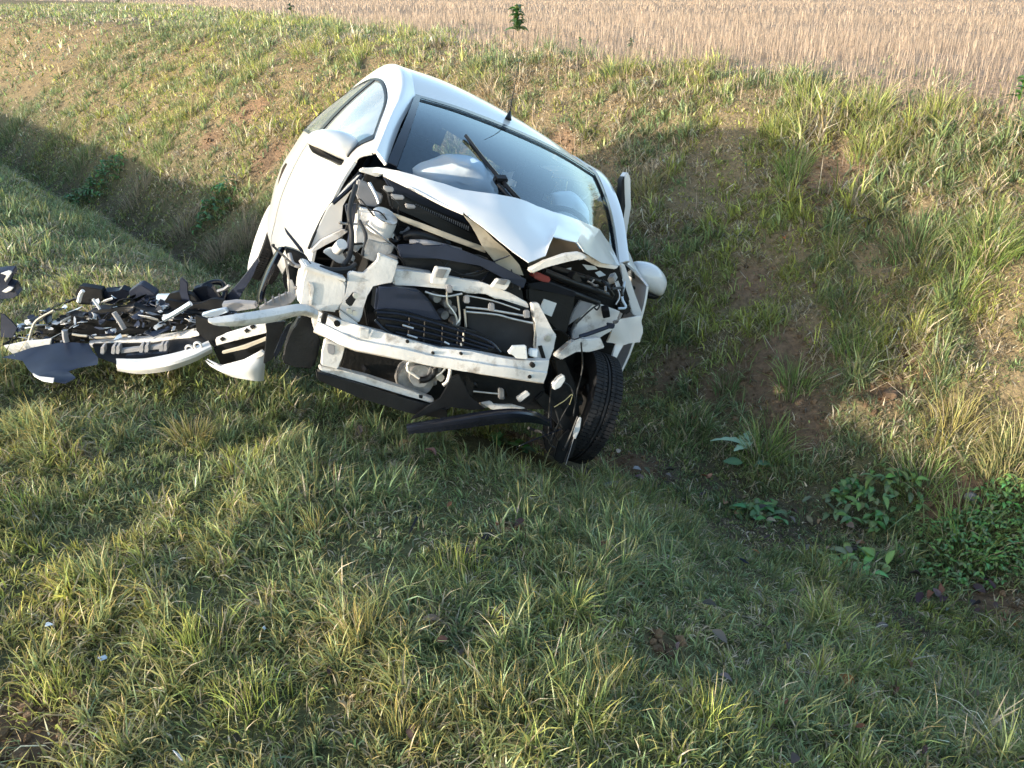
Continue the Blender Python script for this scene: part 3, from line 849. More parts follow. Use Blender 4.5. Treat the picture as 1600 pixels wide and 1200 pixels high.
# wing remnant on the near side
plate('fender', [(561, 272), (578, 281), (547, 300), (536, 322), (534, 345), (537, 358), (502, 375), (485, 393), (483, 386), (492, 366), (513, 326), (545, 288)], -.16, .012, PAINT, bevel=.003, amp=.006, sub=1, sc=7)
plate('fender_edge', [(537, 358), (545, 362), (530, 372), (508, 382), (488, 396), (485, 392), (502, 375)], -.12, .02, PAINT_IN, bevel=.003)
pipe('shut_line', [(563, 268, -.22), (545, 288, -.2), (513, 325, -.18), (492, 365, -.16), (482, 389, -.15)], -.2, .006, BLACK)
pipe('door_trim', [(520, 318, -.13), (545, 296, -.14), (566, 274, -.15)], -.1, .009, BLACKG)
plate('wing_bracket', [(505, 395), (512, 389), (530, 385), (545, 393), (556, 402), (550, 413), (527, 411)], .10, .03, PAINT_IN, bevel=.004, amp=.003)
bm = bmesh.new(); c0 = L(527, 390, x=.12); add_tube(bm, [c0, c0 + V3((.05, 0, .03))], .022, 12); finish('bump_stop', bm, PAINT_IN, car, sharp=50)
plate('torn_strip', [(444, 354), (449, 360), (474, 390), (476, 398), (470, 394), (447, 364)], .02, .01, NAVY)
bm = bmesh.new(); add_box(bm, (-.04, -.20, .58), (.20, .9, .46), bevel=.03); finish('engine', bm, DARK, car)
bm = bmesh.new(); add_box(bm, (.02, -.12, .36), (.24, .8, .24), bevel=.04); finish('gearbox', bm, DARK, car)

# --- front end: radiator support, beam, condenser
plate('support_post', [(592, 397), (624, 408), (615, 423), (612, 441), (580, 447), (571, 464), (566, 495), (560, 506), (530, 484), (539, 462), (546, 440), (545, 428), (552, 424), (570, 430), (592, 410)], .34, .03, PAINT_IN, bevel=.004, amp=.007, sub=1, sc=8)
plate('latch_arm', [(539, 472), (553, 456), (560, 459), (558, 465), (549, 480), (545, 478)], .375, .015, BLACK)
for c in ((545, 485), (553, 488), (555, 461)):
    bm = bmesh.new(); p = L(c[0], c[1], x=.39); add_tube(bm, [p, p + V3((.02, 0, 0))], .010, 10); finish('bolt', bm, STEEL, car, sharp=50)
plate('bracket', [(530, 484), (560, 506), (562, 512), (548, 510), (532, 498)], .36, .02, PAINT_IN)
plate('radiator_support', [(611, 420), (640, 424), (672, 428), (700, 432), (726, 437), (752, 441), (775, 449), (800, 460), (826, 474), (828, 483), (800, 474), (784, 466), (772, 468), (760, 458), (745, 459), (728, 457), (716, 452), (690, 451), (660, 448), (616, 446)], .31, .04, PAINT_IN, bevel=.005, amp=.004)
plate('support_lip', [(612, 414), (650, 420), (674, 424), (672, 431), (640, 428), (612, 424)], .27, .03, GREYM)
for f in ([(682, 417), (706, 420), (700, 432), (695, 446), (674, 443), (677, 430)], [(778, 436), (799, 439), (794, 448), (790, 454), (768, 449)]):
    plate('latch_bracket', f, .335, .03, PAINT_IN, bevel=.003)
    cx = sum(p[0] for p in f) / len(f); cy = sum(p[1] for p in f) / len(f)
    plate('bracket_top', [(cx + (p[0] - cx) * .6, cy - 4 + (p[1] - cy) * .5) for p in f], .342, .006, GREYM, bevel=.001)
plate('fan_shroud', [(566, 450), (620, 446), (728, 458), (830, 482), (846, 520), (840, 560), (780, 556), (680, 540), (575, 512)], .20, .05, BLACK, bevel=.006)
plate('air_duct', [(590, 448), (625, 450), (656, 454), (672, 470), (692, 503), (660, 500), (620, 492), (586, 487)], .36, .10, NAVY, bevel=.008)
# lower grille, crushed against the beam
bm = bmesh.new()
plate('', [(584, 486), (605, 483), (632, 487), (700, 506), (745, 518), (775, 536), (786, 552), (740, 548), (690, 543), (660, 538), (622, 524), (596, 510)], .385, .02, None, bm=bm)
grl = finish('grille', bm, BLACK, car)
for pts in ([(588, 488), (630, 492), (700, 511), (762, 532), (782, 550)], [(590, 496), (636, 503), (700, 520), (772, 543)], [(602, 508), (650, 516), (700, 528), (762, 545)], [(618, 519), (660, 528), (702, 537), (750, 547)], [(586, 500), (606, 518), (640, 531), (690, 541)]):
    pipe('grille_bar', [(p[0], p[1], .40) for p in pts], .4, .006, BLACKG, grl, 6)
for u in (640, 664, 692, 716, 726):
    pipe('grille_rib', [(u, 494 + (u - 640) * .25, .40), (u - 2, 532 + (u - 640) * .12, .40)], .4, .004, BLACK, grl, 5)
for (a, b) in (((629, 508), (646, 513)), ((636, 523), (652, 528)), ((694, 534), (702, 538)), ((724, 520), (724, 524)), ((723, 528), (724, 533)), ((720, 536), (721, 540))):
    pipe('chrome_fleck', [(a[0], a[1], .407), (b[0], b[1], .407)], .4, .0035, STEEL, grl, 5)
plate('condenser', [(728, 485), (775, 491), (800, 498), (833, 505), (834, 545), (790, 553), (760, 532), (731, 512)], .30, .03, RAD, bevel=.003)
for pts in ([(728, 480), (765, 484), (822, 494)], [(728, 487), (775, 491.5), (800, 498), (832, 505)], [(726, 483), (728, 511)], [(837, 506), (834, 541)], [(664, 456), (680, 461), (700, 463), (722, 459)], [(698, 456), (699, 474), (706, 484), (712, 494), (714, 504)], [(715, 462), (718, 490), (718, 500), (713, 507)], [(730, 462), (770, 470), (812, 484)]):
    pipe('coolant_pipe', pts, .325, .0048 if pts[0][0] != 730 else .003, STEEL)
for c in ((769, 480), (824, 491), (703, 452), (730, 468)):
    plate('pipe_clip', [(c[0] - 4, c[1] - 6), (c[0] + 4, c[1] - 6), (c[0] + 5, c[1] + 6), (c[0] - 5, c[1] + 6)], .335, .02, GREYPL)
for c in ((692, 470), (700, 480), (688, 488), (706, 500), (676, 462)):
    bm = bmesh.new(); p = L(c[0], c[1], x=.26); add_tube(bm, [p, p + V3((.04, .01, 0))], .018, 10); finish('fitting', bm, GREYM, car, sharp=50)
plate('support_post', [(830, 474), (842, 474), (850, 490), (856, 504), (871, 524), (866, 545), (860, 560), (852, 572), (836, 560), (840, 526), (836, 504)], .33, .03, PAINT_IN, bevel=.004, amp=.004, sub=1)
bm = bmesh.new(); p = L(855, 528, x=.335); add_tube(bm, [p, p + V3((.012, 0, 0))], .014, 12); finish('bolt', bm, STEEL, car, sharp=50)
plate('slot', [(841, 541), (847, 540), (853, 560), (847, 560)], .337, .008, BLACK, bevel=.001)
# beam: two facets with a crease, bent near the middle
TOP = [(500, 486), (540, 502), (560, 508), (620, 523), (686, 542), (736, 547), (800, 560), (858, 561)]
MID = [(496, 502), (536, 520), (558, 530), (620, 542), (682, 556), (736, 564), (800, 574), (855, 582)]
BOT = [(490, 516), (532, 537), (556, 546), (620, 558), (680, 571), (736, 580), (800, 590), (850, 597)]
XB = [.33, .385, .40, .42, .43, .445, .45, .43]
rows = [[L(*p, x=x - .05) for p, x in zip(TOP, XB)], [L(*p, x=x) for p, x in zip([(a[0], a[1] + 3) for a in TOP], XB)], [L(*p, x=x + .004) for p, x in zip(MID, XB)], [L(p[0], p[1] + 2, x=x + .014) for p, x in zip(MID, XB)], [L(*p, x=x + .012) for p, x in zip(BOT, XB)], [L(p[0], p[1] + 1, x=x - .06) for p, x in zip(BOT, XB)]]
bm = bmesh.new(); add_grid(bm, spline_grid(rows, 4, 2, lin_u=True, lin_v=True), .004); crumple(bm, .004, 11, 4)
beam = finish('bumper_beam', bm, PAINT_IN, car, sharp=20)
for c, r in (((527, 506), 3.6), ((521, 527), 3.2), ((570, 518), 3.4), ((637, 534), 2.0), ((677, 552), 1.8), ((675, 562), 1.6), ((721, 553), 1.8), ((833, 571), 3.2), ((828, 589), 2.4)):
    u = min(max((c[0] - 500) / 358 * 7, 0), 7); k = int(min(u, 6)); xb = XB[k] + (XB[k + 1] - XB[k]) * (u - k)
    bm = bmesh.new(); p = L(c[0], c[1], x=xb + .022); add_tube(bm, [p - V3((.03, 0, 0)), p], r / 315, 12); finish('bolt_hole', bm, DARK, beam, sharp=50)
plate('slot', [(506, 489), (513, 490), (509, 507), (502, 505)], .42, .03, DARK, beam, bevel=.002)
plate('weld_patch', [(563, 512), (577, 514), (576, 530), (561, 528)], .428, .008, PAINT_IN, beam, bevel=.002)
plate('sensor', [(800, 541), (823, 540), (825, 562), (806, 560), (805, 555), (795, 553), (796, 547), (802, 547)], .455, .02, PAPER)
plate('connector', [(828, 545), (842, 546), (840, 560), (827, 556)], .45, .02, LBLUE)
# crash boxes and lower frame
plate('side_box', [(477, 417), (500, 424), (538, 437), (544, 447), (538, 466), (528, 489), (499, 485), (466, 476), (470, 440)], .34, .16, PAINT_IN, bevel=.010)
plate('side_box_lid', [(475, 416), (478, 414), (541, 435), (541, 441), (473, 421)], .355, .17, PAINT_IN, bevel=.004)
plate('side_box_rib', [(480, 440), (490, 443), (492, 452), (488, 478), (484, 476), (487, 452)], .347, .01, PAINT_IN, bevel=.003)
plate('tow_plate', [(488, 480), (504, 486), (500, 514), (492, 518), (488, 504)], .33, .03, PAINT_IN, bevel=.004)
plate('lower_post', [(508, 530), (540, 541), (534, 560), (528, 577), (502, 571), (504, 550)], .36, .03, PAINT_IN, bevel=.004)
plate('post_hole', [(512, 537), (523, 540), (524, 551), (520, 555), (513, 552), (511, 545)], .364, .006, GREYPL, bevel=.002)
plate('lower_crossmember', [(500, 573), (530, 577), (547, 582), (575, 590), (600, 598), (640, 610), (662, 618), (680, 624), (675, 630), (640, 620), (600, 608), (556, 596), (530, 588), (501, 581)], .34, .05, PAINT_IN, bevel=.005, amp=.004)
plate('slot', [(655, 617), (661, 618), (660, 623), (655, 622)], .345, .01, BLACK, bevel=.001)
plate('lower_panel', [(540, 545), (680, 572), (850, 598), (856, 640), (800, 640), (690, 630), (600, 600), (530, 578)], .22, .04, DARK, bevel=.006)
bm = bmesh.new(); c0 = L(648, 590, x=.26); add_tube(bm, [c0 + V3((-.1, 0, 0)), c0 + V3((.03, 0, 0))], .075, 16); add_tube(bm, [c0 + V3((.02, 0, .02)), c0 + V3((.06, 0, .025))], .045, 14); add_box(bm, c0 + V3((0, .05, .05)), (.12, .07, .06), bevel=.01)
add_box(bm, c0 + V3((0, -.02, -.09)), (.12, .10, .05), bevel=.01)
finish('compressor', bm, GREYM, car, sharp=50)
pipe('coolant_pipe', [(647, 564), (638, 567), (637, 578), (645, 584), (655, 591)], .345, .006, PAINT_IN)
pipe('hose', [(680, 568), (678, 582), (668, 592), (655, 594)], .34, .014, BLACK)
pipe('coolant_pipe', [(703, 574), (703, 582), (699, 596), (692, 602)], .36, .008, PAINT_IN)
pipe('coolant_pipe', [(697, 574), (690, 582), (682, 588)], .36, .004, STEEL)
plate('fitting', [(680, 584), (690, 584), (696, 590), (690, 598), (682, 592)], .35, .03, STEEL)
pipe('coolant_pipe', [(726, 610), (755, 613), (785, 616)], .30, .004, STEEL)
plate('pipe_clip', [(780, 607), (788, 608), (789, 625), (780, 624)], .31, .02, GREYM)
plate('torn_liner', [(704, 590), (716, 584), (726, 600), (734, 622), (760, 640), (735, 642), (700, 634), (690, 640), (640, 658), (648, 648), (690, 624)], .40, .012, BLACK, amp=.008, sub=1)
plate('torn_liner', [(730, 586), (742, 600), (738, 622), (724, 612)], .39, .01, DARK)
for f in ([(712, 628), (724, 624), (738, 630), (736, 637), (712, 638)], [(752, 630), (768, 627), (772, 634), (800, 632), (822, 638), (806, 641), (770, 641)], [(806, 622), (824, 610), (830, 616), (812, 630)]):
    plate('broken_bracket', f, .36, .015, PAINT_IN, amp=.004)
rows = [[L(636, 664, x=.43), L(700, 654, x=.50), L(760, 643, x=.53), L(800, 640, x=.53), L(835, 645, x=.50), L(858, 656, x=.44)],
        [L(636, 668, x=.46), L(700, 660, x=.54), L(760, 650, x=.57), L(800, 646, x=.57), L(835, 651, x=.53), L(858, 661, x=.46)],
        [L(640, 676, x=.45), L(700, 671, x=.52), L(760, 662, x=.55), L(800, 659, x=.55), L(835, 660, x=.51), L(860, 667, x=.45)]]
sheet('lower_valance', rows, 6, 4, BLACKG, thick=.006, amp=.003)
plate('undertray', [(494, 580), (560, 600), (640, 625), (700, 640), (700, 656), (640, 645), (560, 622), (496, 594)], .36, .05, BLACK, bevel=.005, amp=.004)

# --- far side of the bay: battery, rails, inner wing, wing
plate('battery_box', [(823, 450), (835, 446), (870, 452), (900, 462), (896, 480), (886, 522), (868, 516), (850, 494), (824, 470)], .14, .14, BLACK, bevel=.008)
plate('battery_lid', [(824, 444), (850, 440), (902, 458), (899, 466), (870, 456), (826, 452)], .15, .16, BLACKG, bevel=.006)
plate('fuse_cover', [(832, 428), (842, 426), (861, 434), (860, 442), (846, 440), (834, 434)], .16, .05, RED, bevel=.005)
plate('battery_label', [(850, 467), (870, 474), (862, 495), (848, 489), (845, 478)], .15, .006, PAPER, bevel=.001)
for pts in ([(850, 424, .14), (890, 440, .12), (955, 464, .05)], [(860, 418, .10), (905, 432, .06), (950, 446, .0)], [(842, 434, .10), (880, 452, .12), (935, 474, .08)]):
    pipe('cowl_rail', pts, .1, .016, BLACK)
plate('bay_side', [(830, 422), (905, 405), (968, 420), (985, 470), (940, 490), (880, 520), (850, 470)], -.06, .06, DARK, bevel=.005)
for f in ([(884, 420), (893, 418), (892, 424), (884, 425)], [(910, 413), (930, 416), (934, 421), (918, 422)], [(930, 426), (938, 423), (947, 430), (936, 433)]):
    plate('glass_shard', f, .02, .004, LBLUE, bevel=.001)
plate('inner_wing', [(910, 465), (930, 472), (915, 490), (886, 510), (896, 486)], .10, .02, GREYPL, bevel=.004)
plate('inner_wing', [(918, 468), (932, 474), (971, 486), (965, 502), (958, 517), (934, 531), (892, 545), (894, 524), (908, 494)], .09, .05, PAINT_IN, bevel=.006, amp=.008, sub=1)
pipe('hinge_rod', [(900, 506), (914, 492), (928, 480), (937, 476), (933, 484), (928, 480)], .15, .004, WIRE)
pipe('support_stay', [(906, 526), (930, 518), (958, 508)], .17, .010, NAVY)
plate('stay_plate', [(948, 504), (962, 506), (960, 514), (950, 514)], .18, .01, NAVY)
plate('frame_rail', [(868, 556), (892, 536), (905, 530), (940, 528), (946, 545), (918, 552), (900, 548), (878, 562)], .22, .04, PAINT_IN, bevel=.005, amp=.008, sub=1)
plate('hinge', [(958, 418), (972, 414), (980, 424), (976, 440), (962, 436)], -.12, .05, BLACK, bevel=.01)
plate('torn_strip', [(962, 438), (974, 434), (977, 446), (970, 456), (960, 452)], -.06, .02, PAINT_IN, amp=.004)
pipe('torn_cable', [(952, 420, -.1), (960, 440, -.05), (968, 462, 0), (962, 476, .02)], -.05, .004, STEEL)
pipe('torn_cable', [(976, 440, -.05), (972, 465, 0), (978, 480, .02), (966, 482, .02)], -.05, .006, LBLUE)
plate('hinge', [(966, 470), (984, 476), (989, 486), (978, 494), (966, 488)], -.02, .05, BLACK, bevel=.01)
plate('fender', [(969, 412), (976, 412), (986, 440), (1004, 491), (998, 500), (988, 490), (982, 465), (974, 440)], -.10, .02, PAINT, bevel=.004, amp=.003)
plate('fender', [(960, 500), (972, 496), (985, 494), (1003, 490), (1005, 523), (1001, 538), (985, 537), (974, 541), (951, 581), (955, 560), (962, 540), (950, 534), (956, 518)], .0, .01, PAINT, bevel=.002, amp=.020, sub=2, sc=12)
plate('fender_liner', [(915, 540), (962, 538), (972, 545), (955, 576), (935, 566), (912, 560)], -.08, .06, DARK, bevel=.006)

# small hardware between the larger units, too small to pick apart singly
for nm, mm, cnt in (('engine_clutter', BLACK, 70), ('engine_clutter', GREYM, 24), ('engine_clutter', GREYPL, 9)):
    bm = bmesh.new()
    for k in range(cnt):
        z_ = random.random()
        if z_ < .5: q = (random.uniform(600, 815), 0, random.uniform(.02, .14)); yy = 372 + (q[0] - 600) * .30 + random.uniform(-18, 40)
        elif z_ < .75: q = (random.uniform(560, 850), 0, random.uniform(.16, .26)); yy = 566 + (q[0] - 560) * .16 + random.uniform(0, 42)
        else: q = (random.uniform(840, 960), 0, random.uniform(.02, .14)); yy = 430 + random.uniform(0, 90)
        p = L(q[0], yy, x=q[2])
        if random.random() < .55:
            d = V3((random.uniform(-.3, .3), random.uniform(-1, 1), random.uniform(-.6, .6))) * random.uniform(.03, .10)
            add_tube(bm, [p, p + d * .5 + V3((.012, 0, random.uniform(-.02, .02))), p + d], random.uniform(.003, .010), 6, n=3)
        else:
            add_box(bm, p, (random.uniform(.015, .05), random.uniform(.015, .06), random.uniform(.015, .04)), Euler((random.uniform(-1, 1), random.uniform(-1, 1), random.uniform(-1, 1))), .003)
    o = finish(nm, bm, mm, car, sharp=50); o['kind'] = 'stuff'
# --- wheels
def wheel(name, M, cap, parent, r=.272, w=.160, cover=False):
    root = bpy.data.objects.new(name, None); COL.objects.link(root); root.parent = parent
    h = w / 2
    prof = [(.185, -h * .75), (.20, -h * .98), (.235, -h * 1.06), (.265, -h * .98), (r - .004, -h * .80)]
    y = -h * .80
    for g in (-.55, -.18, .18, .55):
        yy = g * h
        prof += [(r, yy - .008), (r - .010, yy - .005), (r - .010, yy + .005), (r, yy + .008)]
    prof += [(r - .004, h * .80), (.265, h * .98), (.235, h * 1.06), (.20, h * .98), (.185, h * .75)]
    bm = bmesh.new(); add_lathe(bm, prof, M, 64)
    ty = finish('tyre', bm, RUBBER, root, sharp=35)
    bm = bmesh.new()
    for k in range(88):                         # tread blocks
        a = 2 * math.pi * k / 88
        for yy, tw in ((-.72 * h, .02), (.72 * h, .02), (-.36 * h, .012), (.36 * h, .012)):
            c = M @ V3(((r - .0018) * math.cos(a), yy, (r - .0018) * math.sin(a)))
            R = M.to_3x3() @ Matrix.Rotation(-a, 3, 'Y')
            f = [c + R @ V3((.003, p * tw, q * .0082)) for p, q in ((-1, -1), (1, -.8), (1, 1), (-1, .8))]
            b = [c + R @ V3((-.006, p * tw, q * .0082)) for p, q in ((-1, -1), (1, -.8), (1, 1), (-1, .8))]
            add_solid(bm, f, b)
    o = finish('tread_blocks', bm, RUBBER, root); o['kind'] = 'stuff'
    bm = bmesh.new()
    add_lathe(bm, [(.188, -h * .78), (.19, h * .78), (.175, h * .8), (.17, -h * .6), (.15, -h * .6), (.15, -h * .72), (.17, -h * .8)], M, 40)
    for k in range(7):
        a = 2 * math.pi * k / 7
        add_solid(bm, [M @ V3((q * math.cos(a) - p * math.sin(a), -h * .72, q * math.sin(a) + p * math.cos(a))) for p, q in ((-.02, .03), (.02, .03), (.03, .165), (-.03, .165))],
                  [M @ V3((q * math.cos(a) - p * math.sin(a), -h * .5, q * math.sin(a) + p * math.cos(a))) for p, q in ((-.02, .03), (.02, .03), (.03, .165), (-.03, .165))], .004)
    add_lathe(bm, [(.0, -h * .8), (.055, -h * .76), (.055, -h * .4), (0, -h * .4)], M, 20, closed=False)
    if cover: add_lathe(bm, [(0, -h * 1.12), (.12, -h * 1.12), (.20, -h * 1.10), (.243, -h * 1.05), (.243, -h * .9), (0, -h * .9)], M, 40, closed=False)
    finish('rim', bm, cap, root, sharp=40)
    return root
Mf = Matrix.Translation((-.01, .555, .312)) @ Matrix.Rotation(math.radians(-6), 4, 'Z') @ Matrix.Rotation(math.radians(2), 4, 'X') @ Matrix.Scale(-1, 4, (0, 1, 0))
wheel('wheel', Mf, DARK, car, w=.138)
Mr = Matrix.Translation((-2.44, -.775, .285)) @ Matrix.Rotation(math.radians(2), 4, 'Z')
wheel('wheel', Mr, HUBCAP, car, cover=True)
wheel('wheel', Matrix.Translation((-2.46, .80, .285)) @ Matrix.Scale(-1, 4, (0, 1, 0)), HUBCAP, car)
plate('wheel_arch', [(447, 254), (450, 259), (446, 276), (440, 304), (432, 300), (436, 280), (441, 263)], -2.12, .03, HOLLOW_SHADE)  # dark plate standing in for the shaded arch opening
# suspension, liner and loom round the front wheel
plate('suspension_strut', [(862, 560), (880, 556), (900, 600), (908, 650), (900, 690), (880, 720), (868, 716), (884, 660), (880, 610)], .16, .06, DARK, bevel=.01, amp=.01, sub=1)
plate('torn_liner', [(872, 690), (890, 670), (902, 690), (892, 716), (878, 727), (868, 718)], .26, .02, BLACK, amp=.008, sub=1)
plate('torn_liner', [(858, 600), (880, 590), (892, 620), (876, 656), (856, 640)], .20, .03, DARK, amp=.01, sub=1)
plate('drive_shaft_boot', [(835, 625), (850, 612), (880, 640), (905, 680), (895, 690), (860, 650)], .24, .03, BLACK, bevel=.006)
for pts in ([(908, 535), (910, 575), (902, 610), (896, 650)], [(862, 600), (858, 640), (858, 690), (868, 700)], [(868, 640), (874, 660), (878, 668)], [(890, 630), (868, 670), (860, 690)], [(905, 660), (893, 690), (882, 722)], [(878, 595), (892, 606), (900, 630)]):
    pipe('wire', pts, .26, .0038, WIRE, sides=6)
pipe('wire', [(866, 636), (882, 626), (894, 616), (890, 632)], .27, .002, YWIRE, sides=5)
pipe('wire', [(900, 672), (892, 700), (884, 726)], .27, .0018, GREYPL, sides=5)
plate('connector', [(864, 602), (874, 590), (882, 586), (884, 594), (876, 606), (866, 610)], .28, .03, PAPER)
plate('white_shard', [(897, 666), (904, 652), (909, 652), (906, 672), (900, 688), (896, 684)], .28, .008, PAINT_IN, amp=.004)
# torn wiring hanging out of the bay
for k in range(26):
    a, b, xr = random.choice((((545, 290), (610, 410), (.06, .24)), ((850, 440), (960, 555), (.12, .26)), ((820, 575), (905, 690), (.24, .32)), ((440, 395), (500, 480), (.2, .3)), ((640, 395), (800, 440), (.24, .30))))
    p0 = V3((random.uniform(a[0], b[0]), random.uniform(a[1], b[1]), 0))
    pts = [(p0.x, p0.y, random.uniform(*xr))]
    dx, dy = random.gauss(0, 22), random.gauss(10, 16)
    for q in range(3):
        pts.append((min(max(pts[-1][0] + dx + random.gauss(0, 9), a[0] - 12), b[0] + 12), min(max(pts[-1][1] + dy + random.gauss(0, 9), a[1] - 12), b[1] + 12), random.uniform(*xr)))
    pipe('wire', pts, .2, random.choice((.0022, .003, .0045, .007)), random.choice((WIRE, WIRE, WIRE, BLACKG, GREYM)), sides=5, n=4)
# near side: wheel well liner, glossy strip, black clutter, sprung wing rail
plate('wheel_liner', [(466, 494), (480, 490), (489, 498), (491, 518), (502, 530), (496, 560), (488, 578), (462, 572), (440, 566), (446, 545), (456, 516)], .22, .05, BLACK, bevel=.008, amp=.01, sub=1)
rows = [[L(446, 384, x=.10), L(432, 412, x=.15), L(416, 444, x=.2), L(410, 470, x=.24)], [L(440, 386, x=.14), L(424, 418, x=.19), L(408, 456, x=.24), L(406, 474, x=.28)], [L(436, 388, x=.10), L(416, 424, x=.15), L(404, 458, x=.2), L(404, 476, x=.25)]]
sheet('bumper_strip', rows, 5, 3, BLACKG, thick=.005)
plate('black_bracket', [(446, 386), (462, 390), (478, 398), (486, 412), (470, 420), (456, 412), (448, 400)], .16, .05, BLACK, bevel=.006, amp=.008, sub=1)
plate('black_bracket', [(448, 412), (468, 420), (470, 440), (460, 460), (446, 452), (440, 432)], .14, .05, BLACK, bevel=.006, amp=.01, sub=1)
pipe('torn_cable', [(452, 396, .2), (458, 412, .22), (472, 416, .22), (480, 408, .2)], .2, .008, GREYPL)
pipe('torn_cable', [(500, 418, .26), (520, 422, .28), (545, 420, .28), (556, 412, .27)], .2, .010, WIRE)
pipe('torn_cable', [(512, 428, .26), (535, 426, .28), (556, 420, .28)], .2, .007, WIRE)
plate('torn_strip', [(449, 440), (456, 436), (462, 450), (464, 466), (456, 464), (450, 450)], .2, .015, PAINT_IN, amp=.004)
plate('grey_rail', [(404, 480), (430, 466), (452, 456), (464, 464), (456, 474), (430, 484), (408, 490)], .28, .02, GREYPL, bevel=.004)
for c in (412, 424, 434, 444): plate('tab', [(c, 466 - (c - 412) * .35), (c + 4, 465 - (c - 412) * .35), (c + 6, 480 - (c - 412) * .35), (c + 2, 480 - (c - 412) * .35)], .29, .008, GREYPL)
rows = [[L(325, 500, x=.46), L(370, 493, x=.44), L(420, 485, x=.40), L(470, 477, x=.36), L(494, 486, x=.34)], [L(328, 505, x=.47), L(372, 501, x=.46), L(420, 494, x=.42), L(470, 485, x=.38), L(496, 492, x=.35)], [L(350, 508, x=.46), L(380, 506, x=.44), L(424, 501, x=.40), L(468, 490, x=.36), L(494, 496, x=.34)]]
sheet('sprung_wing_rail', rows, 5, 3, PAINT_IN, thick=.008)
plate('side_panel_strip', [(457, 503), (450, 520), (440, 545), (430, 562), (428, 552), (438, 528), (448, 508)], .26, .01, BLACKG, bevel=.002)
plate('torn_liner', [(415, 505), (446, 502), (440, 530), (428, 560), (412, 570), (418, 530)], .18, .02, BLACK, amp=.006, sub=1)

exec_debris = True
# ------------------------------------------------------------------ wreckage torn off the car and strewn on the verge
def W(px, py, y):
    d = ray(px, py)
    return CAM + d * (y / d.y)
def gpt(px, py, lift=0.0):
    g = ground_at(px, py); return g + V3((0, 0, lift))
def wplate(name, pts, Y, thick, m, parent=None, bevel=.003, amp=0.0, sub=0, sc=9, back=(0, 1, .25)):
    """solid sheet whose outline stands on the upright plane at distance Y (or at each point's own distance)"""
    f = [W(p[0], p[1], p[2] if len(p) > 2 else Y) for p in pts]
    c = sum(f, V3((0, 0, 0))) / len(f)
    dv = V3(back).normalized() * thick
    bm = bmesh.new()
    add_solid(bm, [p - c for p in f], [p - c + dv for p in f], bevel)
    if sub: bmesh.ops.subdivide_edges(bm, edges=bm.edges[:], cuts=sub, use_grid_fill=True)
    if amp: crumple(bm, amp, sc, random.random() * 40)
    o = finish(name, bm, m, parent)
    if parent is None: o.location = c
    else: o.location = c - parent.location
    return o
def wsheet(name, rows, nu, nv, m, parent=None, thick=.004, amp=0):
    G = spline_grid([[W(*p) for p in r] for r in rows], nu, nv)
    c = G[len(G) // 2][len(G[0]) // 2].copy()
    bm = bmesh.new(); add_grid(bm, [[p - c for p in r] for r in G], thick)
    if amp: crumple(bm, amp, 9, random.random() * 40)
    o = finish(name, bm, m, parent)
    o.location = c if parent is None else c - parent.location
    return o
# dark torn flap at the left
o = wplate('torn_flap', [(0, 559, 3.30), (20, 553, 3.32), (72, 540, 3.38), (91, 536, 3.40), (139, 538, 3.42), (150, 560, 3.30), (153, 572, 3.22), (121, 576, 3.2), (104, 583, 3.16), (118, 591, 3.1), (102, 600, 3.06), (85, 598, 3.06), (52, 587, 3.12), (35, 565, 3.26)], 3.3, .006, NAVY, amp=.012, sub=1, sc=7)
tag(o, 'dark blue grey torn plastic flap lying lowest at the left of the wreckage heap', 'car part')
e = wplate('white_edge', [(50, 584, 3.11), (60, 590, 3.08), (84, 592, 3.06), (83, 599, 3.04), (66, 596, 3.06), (54, 589, 3.1)], 3.08, .008, PAINT_IN, o)
o = wplate('torn_flap', [(0, 490), (6, 492), (28, 512), (20, 528), (0, 528)], 3.5, .006, NAVY, amp=.006, sub=1)
tag(o, 'dark triangular plastic sheet at the left edge of the photo', 'car part')
o = wplate('torn_flap', [(5, 540), (20, 538), (46, 533), (80, 530), (78, 540), (46, 545), (20, 552)], 3.42, .01, PAINT_IN, amp=.006, sub=1)
tag(o, 'pale torn sheet edge showing above the dark flap at far left', 'car part')
# upturned bumper cover
bump = empty('bumper_cover', W(235, 560, 3.35))
tag(bump, 'white bumper cover lying upturned with its ribbed black inside showing', 'bumper')
wsheet('rim', [[(141, 534, 3.55), (190, 529, 3.56), (235, 526, 3.55), (280, 520, 3.52), (312, 513, 3.48)], [(140, 538, 3.50), (190, 533, 3.51), (235, 531, 3.50), (280, 526, 3.47), (312, 519, 3.43)], [(145, 542, 3.50), (190, 540, 3.51), (235, 537, 3.50), (280, 531, 3.47), (312, 523, 3.43)]], 5, 3, PAINT_IN, bump, .006)
wplate('inner_shell', [(142, 540, 3.48), (235, 536, 3.5), (312, 522, 3.45), (326, 540, 3.36), (280, 562, 3.32), (225, 570, 3.30), (180, 570, 3.32), (152, 560, 3.4)], 3.4, .03, BLACK, bump, bevel=.006)
wsheet('lip', [[(182, 562, 3.30), (222, 562, 3.26), (262, 556, 3.25), (300, 545, 3.28), (326, 534, 3.33)], [(183, 571, 3.24), (222, 573, 3.19), (262, 568, 3.18), (300, 556, 3.22), (330, 542, 3.28)], [(184, 578, 3.26), (222, 582, 3.22), (262, 578, 3.20), (302, 564, 3.24), (331, 549, 3.30)]], 5, 4, PAINT, bump, .006, .002)
for k, x in enumerate((160, 177, 184, 221, 229, 252, 258)):
    y = 546 - (x - 160) * .04
    wplate('rib', [(x - 3, y - 3), (x + 3, y - 5), (x + 4, y + 3), (x + 2, y + 9), (x - 4, y + 8)], 3.36, .03, GREYPL, bump)
wplate('strut', [(188, 547), (250, 540), (250, 546), (188, 553)], 3.37, .02, GREYPL, bump)
